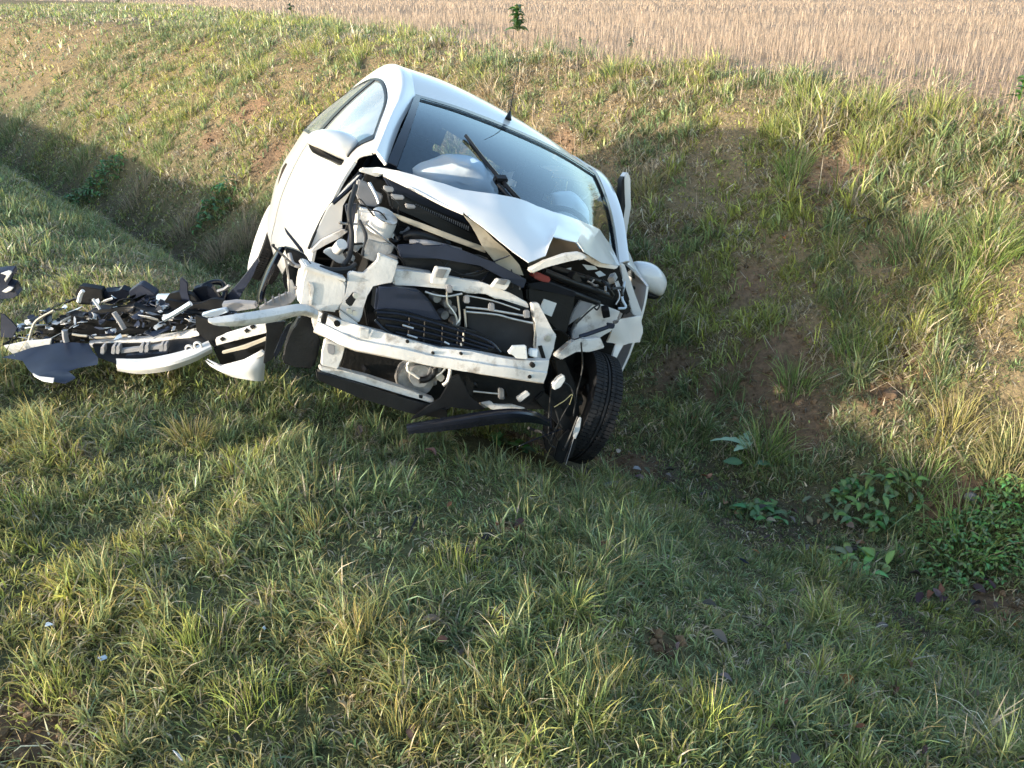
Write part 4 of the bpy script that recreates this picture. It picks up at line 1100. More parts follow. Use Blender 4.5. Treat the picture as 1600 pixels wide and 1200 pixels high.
wplate('strut', [(196, 556), (262, 552), (262, 556), (196, 561)], 3.33, .02, BLACKG, bump)
for x, y in ((296, 545), (309, 540)):
    p = W(x, y, 3.27); bm = bmesh.new()
    add_lathe(bm, [(.016 + .005 * math.cos(a), .008 * math.sin(a)) for a in [2 * math.pi * k / 6 for k in range(6)]], Matrix.Translation(p - bump.location), 16)
    finish('eyelet', bm, PAINT_IN, bump)
# second white corner piece with dark hollow
corner = empty('bumper_corner', W(370, 560, 3.3))
tag(corner, 'white pointed bumper corner piece with black hollow inside, between heap and car', 'bumper')
wsheet('outer_skin', [[(322, 563, 3.22), (346, 576, 3.16), (380, 567, 3.14), (400, 556, 3.15), (412, 549, 3.17)], [(330, 571, 3.20), (352, 581, 3.13), (382, 578, 3.11), (402, 574, 3.13), (413, 566, 3.16)], [(340, 577, 3.20), (362, 587, 3.14), (386, 592, 3.12), (402, 595, 3.13), (411, 594, 3.16)]], 5, 4, PAINT, corner, .005)
wplate('lip', [(322, 562, 3.21), (346, 574, 3.155), (380, 565, 3.135), (403, 553, 3.14), (408, 547, 3.15), (414, 552, 3.15), (412, 556, 3.145), (382, 571, 3.125), (346, 579, 3.14)], 3.15, .012, PAINT_IN, corner)
wplate('inner_shell', [(332, 545), (352, 532), (410, 515), (424, 520), (424, 545), (410, 560), (380, 566), (346, 575)], 3.30, .05, BLACK, corner, bevel=.006)
wplate('frame', [(336, 531), (352, 524), (408, 506), (420, 508), (426, 516), (416, 520), (352, 536), (338, 541)], 3.26, .02, PAINT_IN, corner)
for x, y in ((347, 531), (385, 518), (394, 512)): wplate('hole', [(x - 4, y - 1), (x, y - 4), (x + 5, y - 1), (x, y + 3)], 3.255, .01, DARK, corner, bevel=.001)
wplate('frame', [(346, 550), (380, 541), (424, 524), (428, 528), (384, 545), (348, 554)], 3.24, .012, TANNED, corner)
o = wplate('torn_flap', [(304, 491), (318, 496), (352, 508), (366, 520), (352, 528), (334, 544), (320, 528), (308, 516)], 3.34, .01, BLACK, amp=.008, sub=1)
tag(o, 'black triangular torn flap between the upturned bumper and the white corner piece', 'car part')
# long dark panel leaning by the rear wheel
o = wplate('leaning_panel', [(349, 467), (366, 450), (388, 424), (401, 404), (404, 410), (396, 430), (386, 446), (371, 474), (356, 478)], 3.75, .02, NAVY, amp=.006, sub=1)
tag(o, 'dark blue plastic panel leaning diagonally between heap and car', 'car part')
# wheel arch ring and upright tab in the heap
cen = W(334, 458, 3.75)
bm = bmesh.new()
add_tube(bm, [V3((.055 * math.cos(a), .03 * math.sin(a * 2), .055 * math.sin(a))) for a in [(-.5 + 4.4 * k / 10) for k in range(11)]] + [V3((-.06, 0, -.08)), V3((-.09, -.02, -.13))], .014, 8)
o = finish('black_hoop', bm, BLACKG, None, sharp=60); o.location = cen
tag(o, 'black curled plastic hoop standing at the right end of the heap', 'car part')
o = wplate('upright_tab', [(281, 436), (284, 434), (293, 443), (292, 458), (300, 478), (276, 480), (281, 460)], 3.66, .012, NAVY)
tag(o, 'small dark upright tab sticking out of the heap top', 'car part')
o = wplate('headlamp_shell', [(200, 455), (216, 446), (221, 446), (244, 460), (242, 482), (226, 485), (206, 478)], 3.72, .05, NAVY, amp=.01, sub=1)
tag(o, 'dark pointed lamp shell on the top right of the heap', 'car part')
o = wplate('pale_plate', [(243, 462), (262, 462), (276, 464), (262, 482), (243, 482)], 3.68, .02, LBLUE, amp=.006)
tag(o, 'pale blue rectangular plate standing in the heap beside the dark lamp shell', 'car part')
o = wplate('grille_piece', [(118, 458), (126, 448), (160, 454), (162, 470), (150, 478), (124, 474)], 3.75, .04, BLACK, amp=.01, sub=1)
tag(o, 'black boxy plastic piece on top middle of the heap', 'car part')
o = wplate('grille_piece', [(160, 456), (182, 455), (190, 450), (206, 458), (196, 466), (192, 476), (164, 474)], 3.77, .04, BLACKG, amp=.01, sub=1)
tag(o, 'glossy black clip piece on the heap top next to the lamp shell', 'car part')
def heap_bar(pts, Y, r, m, label):
    P = [W(p[0], p[1], Y) for p in pts]; c = P[0].copy()
    bm = bmesh.new(); add_tube(bm, [p - c for p in P], r, 6)
    o = finish('broken_strip', bm, m, None, sharp=60); o.location = c
    return tag(o, label, 'car part')
heap_bar([(256, 499), (276, 488), (298, 474)], 3.42, .013, LBLUE, 'pale straight strip lying slantwise at the right of the heap')
heap_bar([(45, 534), (50, 515), (58, 500), (84, 485)], 3.45, .006, TANNED, 'thin brown curved strip at the left end of the heap')
heap_bar([(113, 522), (124, 524), (136, 525)], 3.40, .006, TANNED, 'short brown strip in front of the heap middle')
heap_bar([(123, 472), (126, 460), (130, 454)], 3.66, .010, PAPER, 'short pale bar standing upright in the heap')
heap_bar([(178, 488), (186, 500), (194, 514)], 3.44, .012, GREYPL, 'grey rounded bar slanting down the heap front')
heap_bar([(145, 467), (151, 475), (156, 483)], 3.60, .006, PAPER, 'thin white strip on the heap crest')
heap_bar([(140, 528), (170, 527), (200, 524)], 3.47, .007, TANNED, 'long brown strip along the foot of the heap')
heap_bar([(101, 516), (102, 526), (104, 534)], 3.42, .013, GREYPL, 'grey tube stub standing at the heap front')
heap_bar([(340, 455), (350, 452), (358, 446)], 3.70, .009, GREYPL, 'short grey bar by the black hoop')
o = wplate('trim_strip', [(315, 492), (330, 488), (352, 482), (356, 488), (338, 494), (318, 498)], 3.5, .02, LBLUE, amp=.004); tag(o, 'pale crumpled trim piece under the leaning dark panel', 'car part')
o = wplate('trim_strip', [(346, 476), (366, 474), (398, 474), (402, 482), (372, 486), (348, 486)], 3.52, .03, GREYPL, amp=.004); tag(o, 'grey ribbed rail piece lying below the leaning dark panel', 'car part')
o = wplate('liner_sheet', [(262, 470), (300, 476), (330, 470), (352, 470), (356, 484), (330, 500), (300, 506), (268, 496)], 3.62, .02, BLACK, amp=.016, sub=2, sc=12)
tag(o, 'crumpled black sheet under the hoop at the right end of the heap', 'car part')
o = wplate('broken_sheet', [(296, 470), (304, 452), (322, 446), (332, 450), (340, 462), (352, 480), (330, 490), (304, 488)], 3.70, .03, BLACKG, amp=.012, sub=1)
tag(o, 'glossy black broken sheet behind the hoop, highest at the right end of the heap', 'car part')
o = wplate('broken_sheet', [(258, 472), (266, 458), (282, 455), (300, 462), (312, 478), (290, 490), (266, 486)], 3.66, .03, BLACK, amp=.012, sub=1)
tag(o, 'matt black broken sheet at the foot of the small upright tab', 'car part')
# small fragments of the heap: every one its own piece
frag_mats = [(BLACK, 'black'), (NAVY, 'dark blue'), (PAINT_IN, 'white'), (LBLUE, 'pale blue'), (BLACKG, 'glossy black'), (GREYPL, 'grey'), (PAINT, 'white')]
def fragment(c, size, m, rot, kind=None):
    """one broken piece: a jagged plate, a strip, an angle profile or a curled shell"""
    kind = kind or random.choices(('plate', 'strip', 'angle', 'curl'), (5, 2, 1, 3))[0]
    bm = bmesh.new(); th = max(.0025, size * .05)
    if kind == 'curl':
        R = random.uniform(.6, 1.6) * size; a0 = random.uniform(.6, 1.6); w = size * random.uniform(.4, 1.0)
        G = [[V3((R * math.sin(a0 * (k / 6 - .5)), w * (v + random.uniform(-.12, .12)), R * math.cos(a0 * (k / 6 - .5)) - R)) for k in range(7)] for v in (-.5, 0, .5)]
        add_grid(bm, G, th)
    elif kind == 'angle':
        l = size * random.uniform(.8, 1.5); w = size * random.uniform(.2, .4)
        for q in ([(-l, 0, 0), (l, 0, 0), (l * .9, w, 0), (-l * .8, w, 0)], [(-l, 0, 0), (l, 0, 0), (l * .7, 0, w), (-l * .9, 0, w * .8)]):
            q = [V3(p) for p in q]; n = (q[1] - q[0]).cross(q[2] - q[0]).normalized() * th
            add_solid(bm, q, [p + n for p in q], th * .2, 1)
    else:
        n = random.choice((5, 6, 7)); el = random.uniform(.12, .25) if kind == 'strip' else random.uniform(.5, 1.0)
        sz = size * (1.6 if kind == 'strip' else 1)
        pts = []
        for k in range(n):
            a = 2 * math.pi * (k + random.uniform(-.35, .35)) / n; r = sz * random.uniform(.45, 1.1)
            pts.append(V3((r * math.cos(a), r * math.sin(a) * el, size * random.uniform(-.12, .12))))
        add_solid(bm, pts, [p - V3((0, 0, th)) for p in pts], th * .2, 1)
    crumple(bm, size * .10, 1.2 / size, random.random() * 50)
    o = finish('fragment', bm, m, None, sharp=30)
    o.location = c; o.rotation_euler = rot
    return o
heap_pts = []
for k in range(250):
    u = random.random()
    px = 14 + 350 * u
    hy = np.interp(px, [0, 40, 110, 200, 260, 300, 360], [515, 500, 466, 460, 466, 474, 484])
    by = np.interp(px, [0, 40, 110, 200, 300, 360], [545, 540, 535, 528, 512, 505])
    v = random.random() ** .9
    py = by + (hy - by) * v
    Y = 3.42 + .28 * v
    p = W(px, py, Y)
    m, cname = frag_mats[random.choices(range(7), (34, 22, 17, 6, 14, 7, 6))[0]]
    o = fragment(p, min(.075, .014 + .016 * random.expovariate(1)), m, (random.uniform(-.2, .9), random.uniform(-.45, .45), random.uniform(0, 6.28)))
    where = ('at the left end of' if u < .3 else 'in the middle of' if u < .65 else 'at the right end of')
    row = ('low' if v < .33 else 'half way up' if v < .68 else 'on top')
    tag(o, f'{cname} broken plastic piece {row} {where} the wreckage heap', 'car part', f'{cname} fragments of the wreckage heap, {row}, {where.split()[-2]}')
# a dark core under the fragments
core = wplate('crushed_liner', [(24, 540), (45, 526), (70, 512), (110, 494), (160, 488), (205, 482), (250, 488), (330, 490), (350, 502), (300, 515), (220, 528), (140, 536)], 3.60, .05, BLACK, amp=.03, sub=2, sc=12, bevel=.01)
tag(core, 'crushed black liner buried under the fragments of the heap', 'car part')
# piece at the far left edge
ll = empty('lamp_remnant', W(8, 455, 4.1)); tag(ll, 'blue grey broken lamp remnant at the left edge on grass behind the heap', 'car part')
wplate('shell', [(-14, 428), (6, 425), (18, 424), (20, 430), (8, 446), (20, 448), (22, 456), (28, 462), (20, 466), (-14, 470)], 4.1, .06, NAVY, ll, amp=.008, sub=1)
wplate('white_edge', [(0, 428), (14, 423), (19, 426), (8, 442), (6, 436), (12, 430)], 4.08, .01, PAINT_IN, ll)
wplate('white_edge', [(2, 456), (14, 448), (21, 450), (18, 454), (10, 458)], 4.08, .01, PAINT_IN, ll)
# loose shards on the grass
for px, py, s, m, lab in [(910, 717, .03, PAINT_IN, 'white crumpled shard lying by the front tyre'), (165, 1042, .018, LBLUE, 'pale square shard in the foreground grass at left'),
                          (416, 996, .022, LBLUE, 'pale green glassy shard in the middle foreground grass'), (948, 765, .035, GREYPL, 'grey flat shard below the front wheel'), (285, 1196, .018, PAINT_IN, 'white shard at the bottom edge of the photo'),
                          (80, 990, .015, LBLUE, 'small bluish shard near the left edge of the foreground'), (1043, 878, .022, PAINT_IN, 'small white shard on the verge right of centre'),
                          (150, 945, .03, BLACK, 'black shard in a dark hollow of the left foreground'), (645, 835, .04, BLACK, 'black plastic piece lying on the verge below the bumper'),
                          (770, 845, .045, BLACK, 'black plastic piece beside brown leaves in mid verge'), (378, 1172, .03, BLACK, 'black shard at the bottom of the photo left of centre'),
                          (918, 993, .02, NAVY, 'small blue grey shard in the foreground grass'), (1345, 350, .03, NAVY, 'dark blue shard on the bank right of the car'), (965, 712, .02, PAINT_IN, 'little white shard right of the tyre'),
                          (995, 740, .025, GREYPL, 'grey shard at the ditch bottom'), (1160, 885, .03, NAVY, 'blue grey shard among leaves at the ditch edge')]:
    g = gpt(px, py, .03)
    o = fragment(g, s, m, (random.uniform(-.6, .6) - .5, random.uniform(-.5, .5), random.uniform(0, 6)))
    o.name = 'shard'; tag(o, lab, 'shard')

# ------------------------------------------------------------------ plants that stand out
def tussock(px, py, rad, h, cols, label, n=150, wid=.0042, droop=1.0, name='grass_tussock', spread=.55):
    g = gpt(px, py)
    a = rng.uniform(0, 6.283, n); r = rad * spread * np.sqrt(rng.random(n))
    x = g.x + r * np.cos(a); y = g.y + r * np.sin(a); z = terrain(x, y) - .01
    hh = h * rng.uniform(.6, 1.2, n)
    near = g.y < 2.6
    if near:
        r = rad * 1.15 * rng.random(n) ** .8; x = g.x + r * np.cos(a) * rng.uniform(.6, 1.3); y = g.y + r * np.sin(a) * .8; z = terrain(x, y) - .01; hh = h * rng.uniform(.35, 1.0, n) * (1.05 - .5 * r / (rad * 1.15)); wid = .0030
    az = a + rng.normal(0, 1.1 if near else .6, n)
    bend = np.clip(.25 + (.4 if near else droop) * (r / (rad * spread)) * .9 + rng.normal(0, .3, n), .05, 1.8)
    c = np.array(cols[0])[None] * (1 - rng.random(n)[:, None]) + np.array(cols[1])[None] * rng.random(n)[:, None]
    c = c * rng.uniform(.75, 1.25, n)[:, None]
    dead = rng.random(n) < .15
    c = np.where(dead[:, None], STRAWC * rng.uniform(.6, 1, n)[:, None], c)
    tip = mixc(c, np.tile(GOLD, (n, 1)), np.clip(rng.normal(.2, .2, n), 0, 1))
    base = np.stack([x - g.x, y - g.y, z - g.z], 1)
    me = tri_mesh(name, [blade_arrays(base, hh, np.full(n, wid) * rng.uniform(.7, 1.3, n), az, bend, rng.uniform(0, 6.28, n), c, tip, 4)], GRASS)
    o = link_mesh(name, me); o.location = g
    return tag(o, label, 'grass tussock')
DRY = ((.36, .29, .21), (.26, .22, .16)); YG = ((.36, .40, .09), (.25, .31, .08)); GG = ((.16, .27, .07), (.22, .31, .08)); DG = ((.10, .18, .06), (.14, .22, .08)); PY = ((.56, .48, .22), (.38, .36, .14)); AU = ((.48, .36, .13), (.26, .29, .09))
for args in [
    (1540, 400, .30, .25, GG, 'big bright green tussock with drooping blades near right edge halfway up the bank', 340),
    (1430, 390, .28, .22, DG, 'dark green tussock on the bank left of the bright green one', 300),
    (1260, 168, .30, .26, YG, 'yellow green tussock at the bank top right of the car roof', 240),
    (1357, 180, .26, .26, YG, 'yellow green tussock at the stubble edge, second of the sunlit pair', 220),
    (1465, 180, .25, .22, YG, 'light green tussock at the stubble edge near the right', 200),
    (1210, 205, .22, .20, YG, 'short yellow tussock just below the bank crest', 160),
    (972, 120, .28, .22, YG, 'sunlit tussock behind the right end of the car roof', 180),
    (1355, 245, .26, .20, YG, 'fine sunlit tussock above the bare soil patch', 180),
    (1240, 275, .22, .22, GG, 'green tussock left of the upper bare soil patch', 170),
    (1495, 470, .20, .20, GG, 'green tussock below the big bright one on the bank', 170),
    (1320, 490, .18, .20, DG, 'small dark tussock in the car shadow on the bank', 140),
    (1340, 560, .22, .22, GG, 'green tussock right of the reddish bare soil patch', 200),
    (1240, 610, .18, .20, GG, 'green tussock on the lower edge of the bare soil', 170),
    (1135, 610, .14, .15, DG, 'small dark tussock left on the bare soil', 120),
    (1585, 730, .30, .25, PY, 'pale yellow sunlit tussock at the right edge', 330),
    (1485, 680, .25, .20, AU, 'tawny tussock left of the pale yellow one at right', 240),
    (1440, 760, .24, .18, GG, 'grey green drooping tussock above the nettles', 220),
    (1195, 710, .24, .22, GG, 'lush green tussock at the foot of the bank behind the wilted plant', 280),
    (1075, 690, .22, .18, DG, 'low green tussock right of the front tyre', 200),
    (1010, 300, .16, .20, AU, 'yellowish tussock next to the ajar door', 150),
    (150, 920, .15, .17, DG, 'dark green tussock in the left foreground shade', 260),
    (560, 1010, .20, .19, AU, 'golden tipped tall tussock in the middle foreground', 380),
    (300, 1020, .18, .16, YG, 'yellow green tussock in the left foreground', 300),
    (40, 800, .16, .15, GG, 'green tussock at the left edge of the verge', 240),
    (950, 1090, .18, .17, AU, 'golden tussock at the lower middle of the photo', 320),
    (780, 1110, .17, .16, AU, 'tawny tussock at the bottom centre', 300),
    (1110, 1130, .16, .16, YG, 'yellow green tussock at the bottom right of centre', 280),
    (400, 1110, .16, .15, YG, 'light green tussock near the bottom left of centre', 280),
    (90, 1090, .14, .14, YG, 'yellow green tussock beside bare earth in the bottom left corner', 240),
    (630, 1150, .14, .14, AU, 'golden grass clump at the bottom edge left of centre', 240),
    (500, 830, .16, .13, AU, 'reddish tipped small tussock in the middle of the verge', 220),
    (300, 690, .16, .12, AU, 'yellowing tussock below the wreckage heap', 200),
    (900, 900, .18, .13, PY, 'dry pale tussock in the middle of the verge right of centre', 220),
    (720, 900, .15, .15, YG, 'yellow green tussock in the middle foreground', 240),
    (290, 180, .5, .3, YG, 'sunlit yellow tussock on the far left bank', 200),
    (400, 112, .5, .3, YG, 'sunlit green tussock at the top of the left bank', 200),
    (250, 240, .4, .25, GG, 'green tussock low on the far left bank', 180),
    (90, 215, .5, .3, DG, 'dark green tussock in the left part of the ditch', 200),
    (560, 90, .35, .25, YG, 'sunlit tussock on the bank left of the car roof', 170),
    (480, 85, .4, .26, YG, 'wide sunlit tussock on the bank top beyond the car', 190),
    (1500, 860, .26, .26, GG, 'long green blades growing out of the dense leafy mound', 160),
    (345, 400, .30, .30, DRY, 'dry grey brown grass standing in the ditch behind the heap', 260),
    (385, 380, .25, .34, DRY, 'dry grey brown grass close behind the rear wheel', 240),
    (290, 360, .35, .30, DRY, 'dry grass clump in the middle of the left ditch', 240),
    (215, 310, .4, .28, DRY, 'withered grass on the edge of the left ditch', 220),
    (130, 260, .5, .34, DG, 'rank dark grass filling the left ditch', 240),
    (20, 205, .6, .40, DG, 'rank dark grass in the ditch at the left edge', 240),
    (470, 560, .10, .14, AU, 'brownish grass tuft poking up in front of the wheel liner', 130),
]: tussock(*args[:5], args[5], n=args[6])

def leaf_verts(length, width, bend, fold=.25, lobes=0, seg=6):
    """one leaf: midrib, two halves folded upwards; returns rows of three points"""
    rows = []
    for k in range(seg + 1):
        s = k / seg
        w = width * math.sin(math.pi * min(1, s * .96 + .02)) ** .75 * (1 - .35 * s)
        if lobes: w *= .65 + .45 * abs(math.sin(s * math.pi * lobes))
        x = length * s; z = bend * length * (s * (1 - s) * 1.2 - .55 * s * s)
        rows.append((V3((x, -w / 2, z + fold * w)), V3((x, 0, z)), V3((x, w / 2, z + fold * w))))
    return rows
class Foliage:
    def __init__(self): self.C = []; self.F = []; self.K = []; self.n = 0
    def leaf(self, M, rows, col, rib=1.25):
        i0 = self.n
        for r in rows:
            for j, p in enumerate(r):
                self.C.append(M @ p); self.K.append(np.array(col) * (rib if j == 1 else 1)); self.n += 1
        for k in range(len(rows) - 1):
            a = i0 + 3 * k
            for j in (0, 1): self.F += [(a + j, a + j + 1, a + j + 4), (a + j, a + j + 4, a + j + 3)]
    def stem(self, P, r, col):
        P = catmull(P, 3); i0 = self.n
        for p in P:
            for q in range(4):
                a = q * math.pi / 2
                self.C.append(p + V3((math.cos(a) * r, math.sin(a) * r, 0))); self.K.append(np.array(col)); self.n += 1
        for k in range(len(P) - 1):
            for q in range(4):
                a = i0 + 4 * k + q; b = i0 + 4 * k + (q + 1) % 4
                self.F += [(a, b, b + 4), (a, b + 4, a + 4)]
    def build(self, name, m, parent=None):
        me = tri_mesh(name, [(np.array([tuple(c) for c in self.C]), np.array(self.F), np.array(self.K))], m)
        return link_mesh(name, me, parent)
def orient(p, az, pitch, roll=0):
    return Matrix.Translation(p) @ Matrix.Rotation(az, 4, 'Z') @ Matrix.Rotation(-pitch, 4, 'Y') @ Matrix.Rotation(roll, 4, 'X')
def bushy(name, px, py, rx, n, leaf_len, height, col, label, cat='plant', flat=.3):
    g = gpt(px, py); F = Foliage(); S = Foliage()
    for k in range(n):
        a = random.uniform(0, 6.28); r = rx * math.sqrt(random.random())
        x = r * math.cos(a); y = r * math.sin(a) * .7
        z0 = tz(g.x + x, g.y + y) - g.z
        h = height * (1 - .6 * (r / rx) ** 2) * random.uniform(.4, 1.1)
        p = V3((x, y, z0 + h))
        S.stem([V3((x * .9, y * .9, z0 - .01)), p], .002, (.10, .13, .05))
        for q in range(2):
            c = [v * random.uniform(.7, 1.35) for v in col]
            F.leaf(orient(p, random.uniform(0, 6.28), random.uniform(-.5, .5), random.uniform(-.4, .4)), leaf_verts(leaf_len * random.uniform(.6, 1.2), leaf_len * .55, random.uniform(.1, .6)), c)
    root = empty(name, g); tag(root, label, cat)
    S.build('stems', LEAF, root)['kind'] = 'stuff'; F.build('leaves', LEAF, root)['kind'] = 'stuff'
    return root
bushy('nettle_plant', 1365, 800, .24, 80, .06, .14, (.12, .205, .07), 'dark green broad leaved plant in the ditch at right')
bushy('nettle_plant', 1505, 870, .28, 520, .028, .12, (.135, .235, .075), 'dense bright green mound of small leaves at the lower right edge')
bushy('nettle_plant', 1560, 800, .16, 120, .035, .12, (.15, .26, .08), 'light green leafy clump above the dense mound at the right edge')
bushy('rosette_plant', 1335, 890, .15, 30, .075, .06, (.20, .33, .10), 'pale green leafy rosette left of the dense mound')
bushy('rosette_plant', 1190, 805, .16, 24, .06, .05, (.09, .19, .07), 'small dark leafy plant in the ditch bottom')
bushy('rosette_plant', 800, 700, .10, 10, .07, .04, (.09, .20, .06), 'small broad leaf plant under the bumper', flat=.2)
bushy('rosette_plant', 150, 300, .5, 160, .07, .18, (.09, .19, .06), 'dark leafy weeds in the far left part of the ditch')
bushy('rosette_plant', 340, 330, .30, 60, .08, .22, (.08, .18, .06), 'dark upright dock leaves in the ditch left of the car')
# wilted plant pulled out of the soil
g = gpt(1165, 715); F = Foliage(); S = Foliage()
for az, l, w in ((2.9, .20, .07), (2.5, .14, .06), (1.3, .17, .06), (1.7, .12, .05), (-2.6, .10, .06), (.9, .10, .04)):
    F.leaf(orient(V3((0, 0, .06)), az, .25, random.uniform(-.3, .3)), leaf_verts(l, w, .3, .15, 4, 12), (.34, .48, .32))
S.stem([V3((0, 0, .07)), V3((.05, -.06, .05)), V3((.01, -.14, .03))], .006, (.2, .26, .12)); S2 = Foliage(); S2.stem([V3((.02, -.16, .03)), V3((.12, -.17, .04)), V3((.22, -.16, .06))], .004, (.35, .22, .12))
F.leaf(orient(V3((-.06, -.14, .05)), 2.9, .0), leaf_verts(.10, .10, .1, .05), (.07, .16, .06)); F.leaf(orient(V3((.02, -.15, .05)), .2, .0), leaf_verts(.07, .07, .1, .05), (.10, .20, .12))
root = empty('wilted_plant', g); tag(root, 'uprooted pale green plant with lobed leaves lying at the foot of the bank', 'plant'); S.build('stem', LEAF, root); S2.build('stem', LEAF, root); F.build('leaves', LEAF, root)['kind'] = 'stuff'
# tall weeds
def weed(px, py, h, nleaf, ll, col, label, stem_col=(.12, .12, .05), heads=None, lean=(0, 0), name='weed'):
    g = gpt(px, py); F = Foliage(); S = Foliage()
    top = V3((lean[0], lean[1], h))
    S.stem([V3((0, 0, -.02)), top * .5 + V3((.01, 0, 0)), top], .004, stem_col)
    for k in range(nleaf):
        s = .2 + .8 * (k + random.random()) / nleaf
        p = top * s
        F.leaf(orient(p, random.uniform(0, 6.28), random.uniform(-.2, .8), random.uniform(-.5, .5)), leaf_verts(ll * random.uniform(.5, 1.1) * (1.2 - .6 * s), ll * .4, .4), [c * random.uniform(.7, 1.3) for c in col])
    root = empty(name, g); tag(root, label, 'plant')
    S.build('stem', LEAF, root); F.build('leaves', LEAF, root)
    if heads:
        H = Foliage()
        for k in range(heads[0]):
            s = 1 - heads[2] * random.random()
            p = top * s + V3((random.uniform(-1, 1), random.uniform(-1, 1), random.uniform(-.3, .6))) * heads[3]
            H.leaf(orient(p, random.uniform(0, 6.28), random.uniform(-.6, 1.2)), leaf_verts(.016, .012, .2, .3, 0, 2), heads[1])
        H.build('flower_heads', LEAF, root)['kind'] = 'stuff'
    return root
weed(810, 62, .40, 46, .17, (.06, .12, .04), 'tall leafy weed standing at the field edge at top centre', lean=(-.02, 0))
weed(905, 75, .10, 14, .07, (.06, .13, .06), 'low green seedling in the stubble right of the tall weed')
weed(985, 78, .10, 16, .08, (.06, .13, .06), 'leafy green seedling in the stubble beyond the car roof')
weed(725, 45, .12, 14, .08, (.07, .13, .05), 'small green seedling in the stubble left of the tall weed')
weed(455, 24, .25, 16, .2, (.04, .08, .04), 'dark green weed at the far end of the bank top')
weed(185, 8, .5, 22, .3, (.04, .08, .04), 'dark leafy weed on the skyline at upper left')
weed(47, 268, .55, 7, .10, (.20, .20, .08), 'single tall dry seed stalk at the left of the ditch', (.30, .26, .12), (26, (.45, .36, .16), .3, .05))
weed(1170, 285, .30, 8, .05, (.10, .14, .05), 'thin mustard weed with small yellow blooms on the bank', (.14, .16, .06), (22, (.55, .48, .10), .6, .06), lean=(-.10, .02))
weed(1590, 165, .18, 14, .10, (.08, .16, .04), 'bright leafy weed at the right end of the stubble edge')
# unseen shrubs added left of the frame to shade the verge unevenly
def shrub(x, y, rx, h, n):
    g = V3((x, y, tz(x, y))); F = Foliage(); S = Foliage()
    for k in range(7):
        a = random.uniform(0, 6.28)
        S.stem([V3((0, 0, -.05)), V3((math.cos(a) * rx * .3, math.sin(a) * rx * .3, h * .5)), V3((math.cos(a) * rx * .6, math.sin(a) * rx * .6, h * .9))], .012, (.12, .09, .06))
    cl = [(random.uniform(-1, 1) * rx * .75, random.uniform(-1, 1) * rx * .75, h * random.uniform(.15, .82), rx * random.uniform(.25, .45)) for _ in range(16)]
    for k in range(n):
        cx, cy, cz, cr = random.choice(cl)
        d = V3((random.gauss(0, 1), random.gauss(0, 1), random.gauss(0, 1))).normalized() * cr * random.uniform(.3, 1.0)
        p = V3((cx + d.x, cy + d.y, min(h * 1.05, max(.03, cz + d.z))))
        F.leaf(orient(p, random.uniform(0, 6.28), random.uniform(-.8, .8), random.uniform(-1, 1)), leaf_verts(random.uniform(.06, .11), .05, .2, .2, 0, 2), [v * random.uniform(.7, 1.3) for v in (.10, .12, .04)])
    root = empty('added_shade_shrub', g); tag(root, 'leafy green shrub added out of view to shade the verge', 'shrub', 'unseen shrubs added to shade the verge')
    S.build('branches', LEAF, root)['kind'] = 'stuff'; F.build('foliage', LEAF, root)['kind'] = 'stuff'
for k, (p_, h_) in enumerate(((2.3, 1.0), (3.1, 1.35), (4.0, 1.2), (4.9, 1.4), (5.9, 1.25), (7.2, 1.3), (8.6, 1.1))):
    q_ = (-5.0 - .272 * p_) / .962
    shrub(.891 * q_ - .454 * p_, .454 * q_ + .891 * p_, .62, h_, 1100)
# stones and clods
def stone(px, py, r, col_m, label, name='stone'):
    g = gpt(px, py, r * .3); bm = bmesh.new()
    bmesh.ops.create_icosphere(bm, subdivisions=3, radius=r)
    for v in bm.verts: v.co.z *= .7
    crumple(bm, r * .35, 1.6 / r, random.random() * 30)
    o = finish(name, bm, col_m, None, sharp=70); o.location = g
    return tag(o, label, 'stone')
STONE = mat('grey_stone', (.22, .21, .21), .8, vary=.25, scale=20, bump=.5)
CLOD = mat('brown_clod', (.12, .075, .045), .95, vary=.3, scale=20, bump=.7)
stone(1518, 782, .035, STONE, 'round grey stone near the right edge of the ditch')
stone(1085, 655, .022, mat('reddish_brick', (.25, .09, .05), .9), 'small reddish brick bit right of the front wheel')
stone(1420, 840, .030, CLOD, 'brown clod beside the dark broad leaved plant', 'soil_clod')
stone(1390, 620, .040, CLOD, 'brown clod in the hollow on the right bank', 'soil_clod')
stone(1450, 790, .028, CLOD, 'brown clod above the nettle mound', 'soil_clod')

# crumbs of soil on the bare places
C = []; F = []; K = []; nn = 0
ico = bmesh.new(); bmesh.ops.create_icosphere(ico, subdivisions=1, radius=1); ico.verts.ensure_lookup_table()
iv = np.array([v.co[:] for v in ico.verts]); fi = np.array([[v.index for v in f.verts] for f in ico.faces]); ico.free()
parts = []
for bx, by, br in BARE:
    for k in range(int(260 * br) + 20):
        a = random.uniform(0, 6.28); r = br * 1.2 * math.sqrt(random.random()); x = bx + r * math.cos(a); y = by + r * math.sin(a)
        sc = .004 + .016 * random.random() ** 3
        v = iv * (sc * rng.uniform(.6, 1.3, (len(iv), 1))) * rng.uniform(.7, 1.3, 3) + np.array([x, y, tz(x, y) + sc * .3])
        parts.append((v, fi, np.tile(np.array([.15, .10, .06]) * random.uniform(.6, 1.7), (len(iv), 1))))
me = tri_mesh('soil_crumbs', parts, SOIL, False)
tag(link_mesh('soil_crumbs', me), 'loose brown crumbs of earth on the bare places', 'soil', kind='stuff')

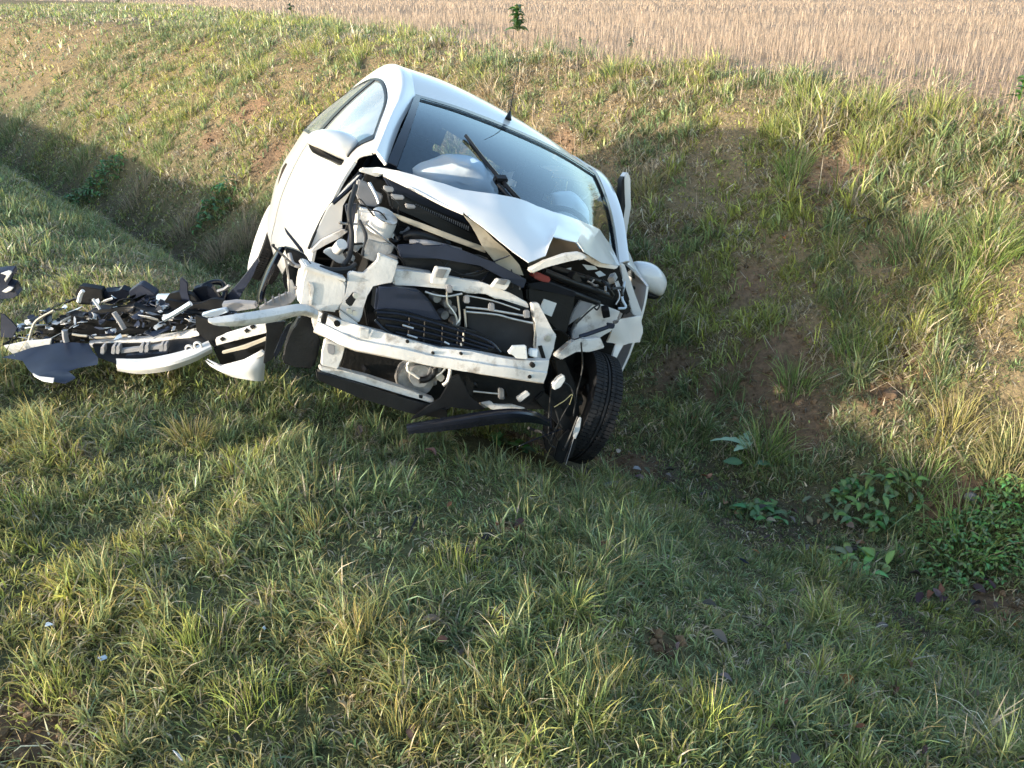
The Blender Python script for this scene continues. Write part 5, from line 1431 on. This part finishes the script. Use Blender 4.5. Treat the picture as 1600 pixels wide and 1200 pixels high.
# ------------------------------------------------------------------ fallen leaves
def leaf_obj(g, size, col, rot):
    F = Foliage()
    F.leaf(Matrix.Identity(4), leaf_verts(size, size * random.uniform(.5, .8), random.uniform(-.3, .5), random.uniform(.1, .6), random.choice((0, 0, 3)), 7), col, 1.1)
    o = F.build('fallen_leaf', DEADLEAF)
    o.location = g; o.rotation_euler = rot
    return o
LC = {'brown': (.16, .075, .035), 'grey': (.17, .135, .105), 'dark': (.05, .035, .03), 'orange': (.33, .12, .035), 'tan': (.30, .20, .13)}
def drop(px, py, c, s=None, where='grass'):
    g = gpt(px, py, random.uniform(.012, .05))
    o = leaf_obj(g, s or random.uniform(.032, .058), [v * random.uniform(.75, 1.3) for v in LC[c]], (random.uniform(-.6, .6), random.uniform(-.6, .6), random.uniform(0, 6.28)))
    lab = {'grass': f'{c} dry leaf on the verge grass', 'ditch': f'{c} dry leaf in the ditch litter', 'bank': f'{c} dry leaf on the bank'}[where]
    reg = ('near the left edge' if px < 400 else 'in the left half' if px < 800 else 'right of the middle' if px < 1200 else 'near the right edge') + (', close to the camera' if py > 980 else ', farther off' if py < 720 else '')
    tag(o, lab + ' ' + reg.replace(', close', ' close').replace(', farther', ' farther'), 'leaf', f'{c} fallen leaves, {where}, {reg}')
for px, py, c in [(673, 697, 'brown'), (625, 708, 'tan'), (681, 728, 'grey'), (411, 817, 'brown'), (780, 832, 'brown'), (820, 828, 'dark'), (940, 868, 'brown'), (915, 900, 'tan'), (716, 940, 'tan'), (690, 985, 'grey'), (700, 1020, 'brown'),
                  (985, 1012, 'tan'), (1040, 1075, 'tan'), (830, 1130, 'grey'), (648, 1180, 'brown'), (500, 990, 'brown'), (1095, 960, 'dark'), (1230, 1020, 'dark'), (1110, 1000, 'grey'), (1395, 1095, 'brown'), (1330, 1085, 'orange'), (1185, 880, 'orange'),
                  (1245, 990, 'tan'), (1440, 975, 'tan'), (1385, 985, 'grey'), (1480, 945, 'dark'), (1590, 985, 'orange'), (1570, 980, 'brown'), (1515, 1110, 'grey'), (1240, 1195, 'dark'), (1580, 1060, 'dark'), (440, 770, 'dark'), (350, 720, 'dark'), (560, 690, 'grey')]:
    drop(px, py, c)
for px, py, c in [(272, 392, 'orange'), (328, 405, 'orange'), (1225, 375, 'orange'), (1262, 215, 'brown'), (1385, 315, 'brown'), (1390, 600, 'brown'), (1370, 630, 'brown'), (1410, 590, 'dark'), (1160, 375, 'dark'), (1275, 450, 'brown'), (1320, 560, 'dark'), (475, 160, 'orange')]:
    drop(px, py, c, where='bank')
for k in range(70):
    u = random.random()
    px = 950 + 620 * u + random.gauss(0, 18); py = 725 + 230 * u + random.gauss(0, 24)
    drop(px, py, random.choices(('grey', 'dark', 'brown', 'tan'), (4, 4, 2, 1))[0], where='ditch')
for k in range(26):
    drop(random.uniform(500, 1580), random.uniform(760, 1190), random.choices(('grey', 'dark', 'brown', 'tan'), (3, 3, 3, 1))[0], random.uniform(.025, .042))
print('objects', len(bpy.data.objects))
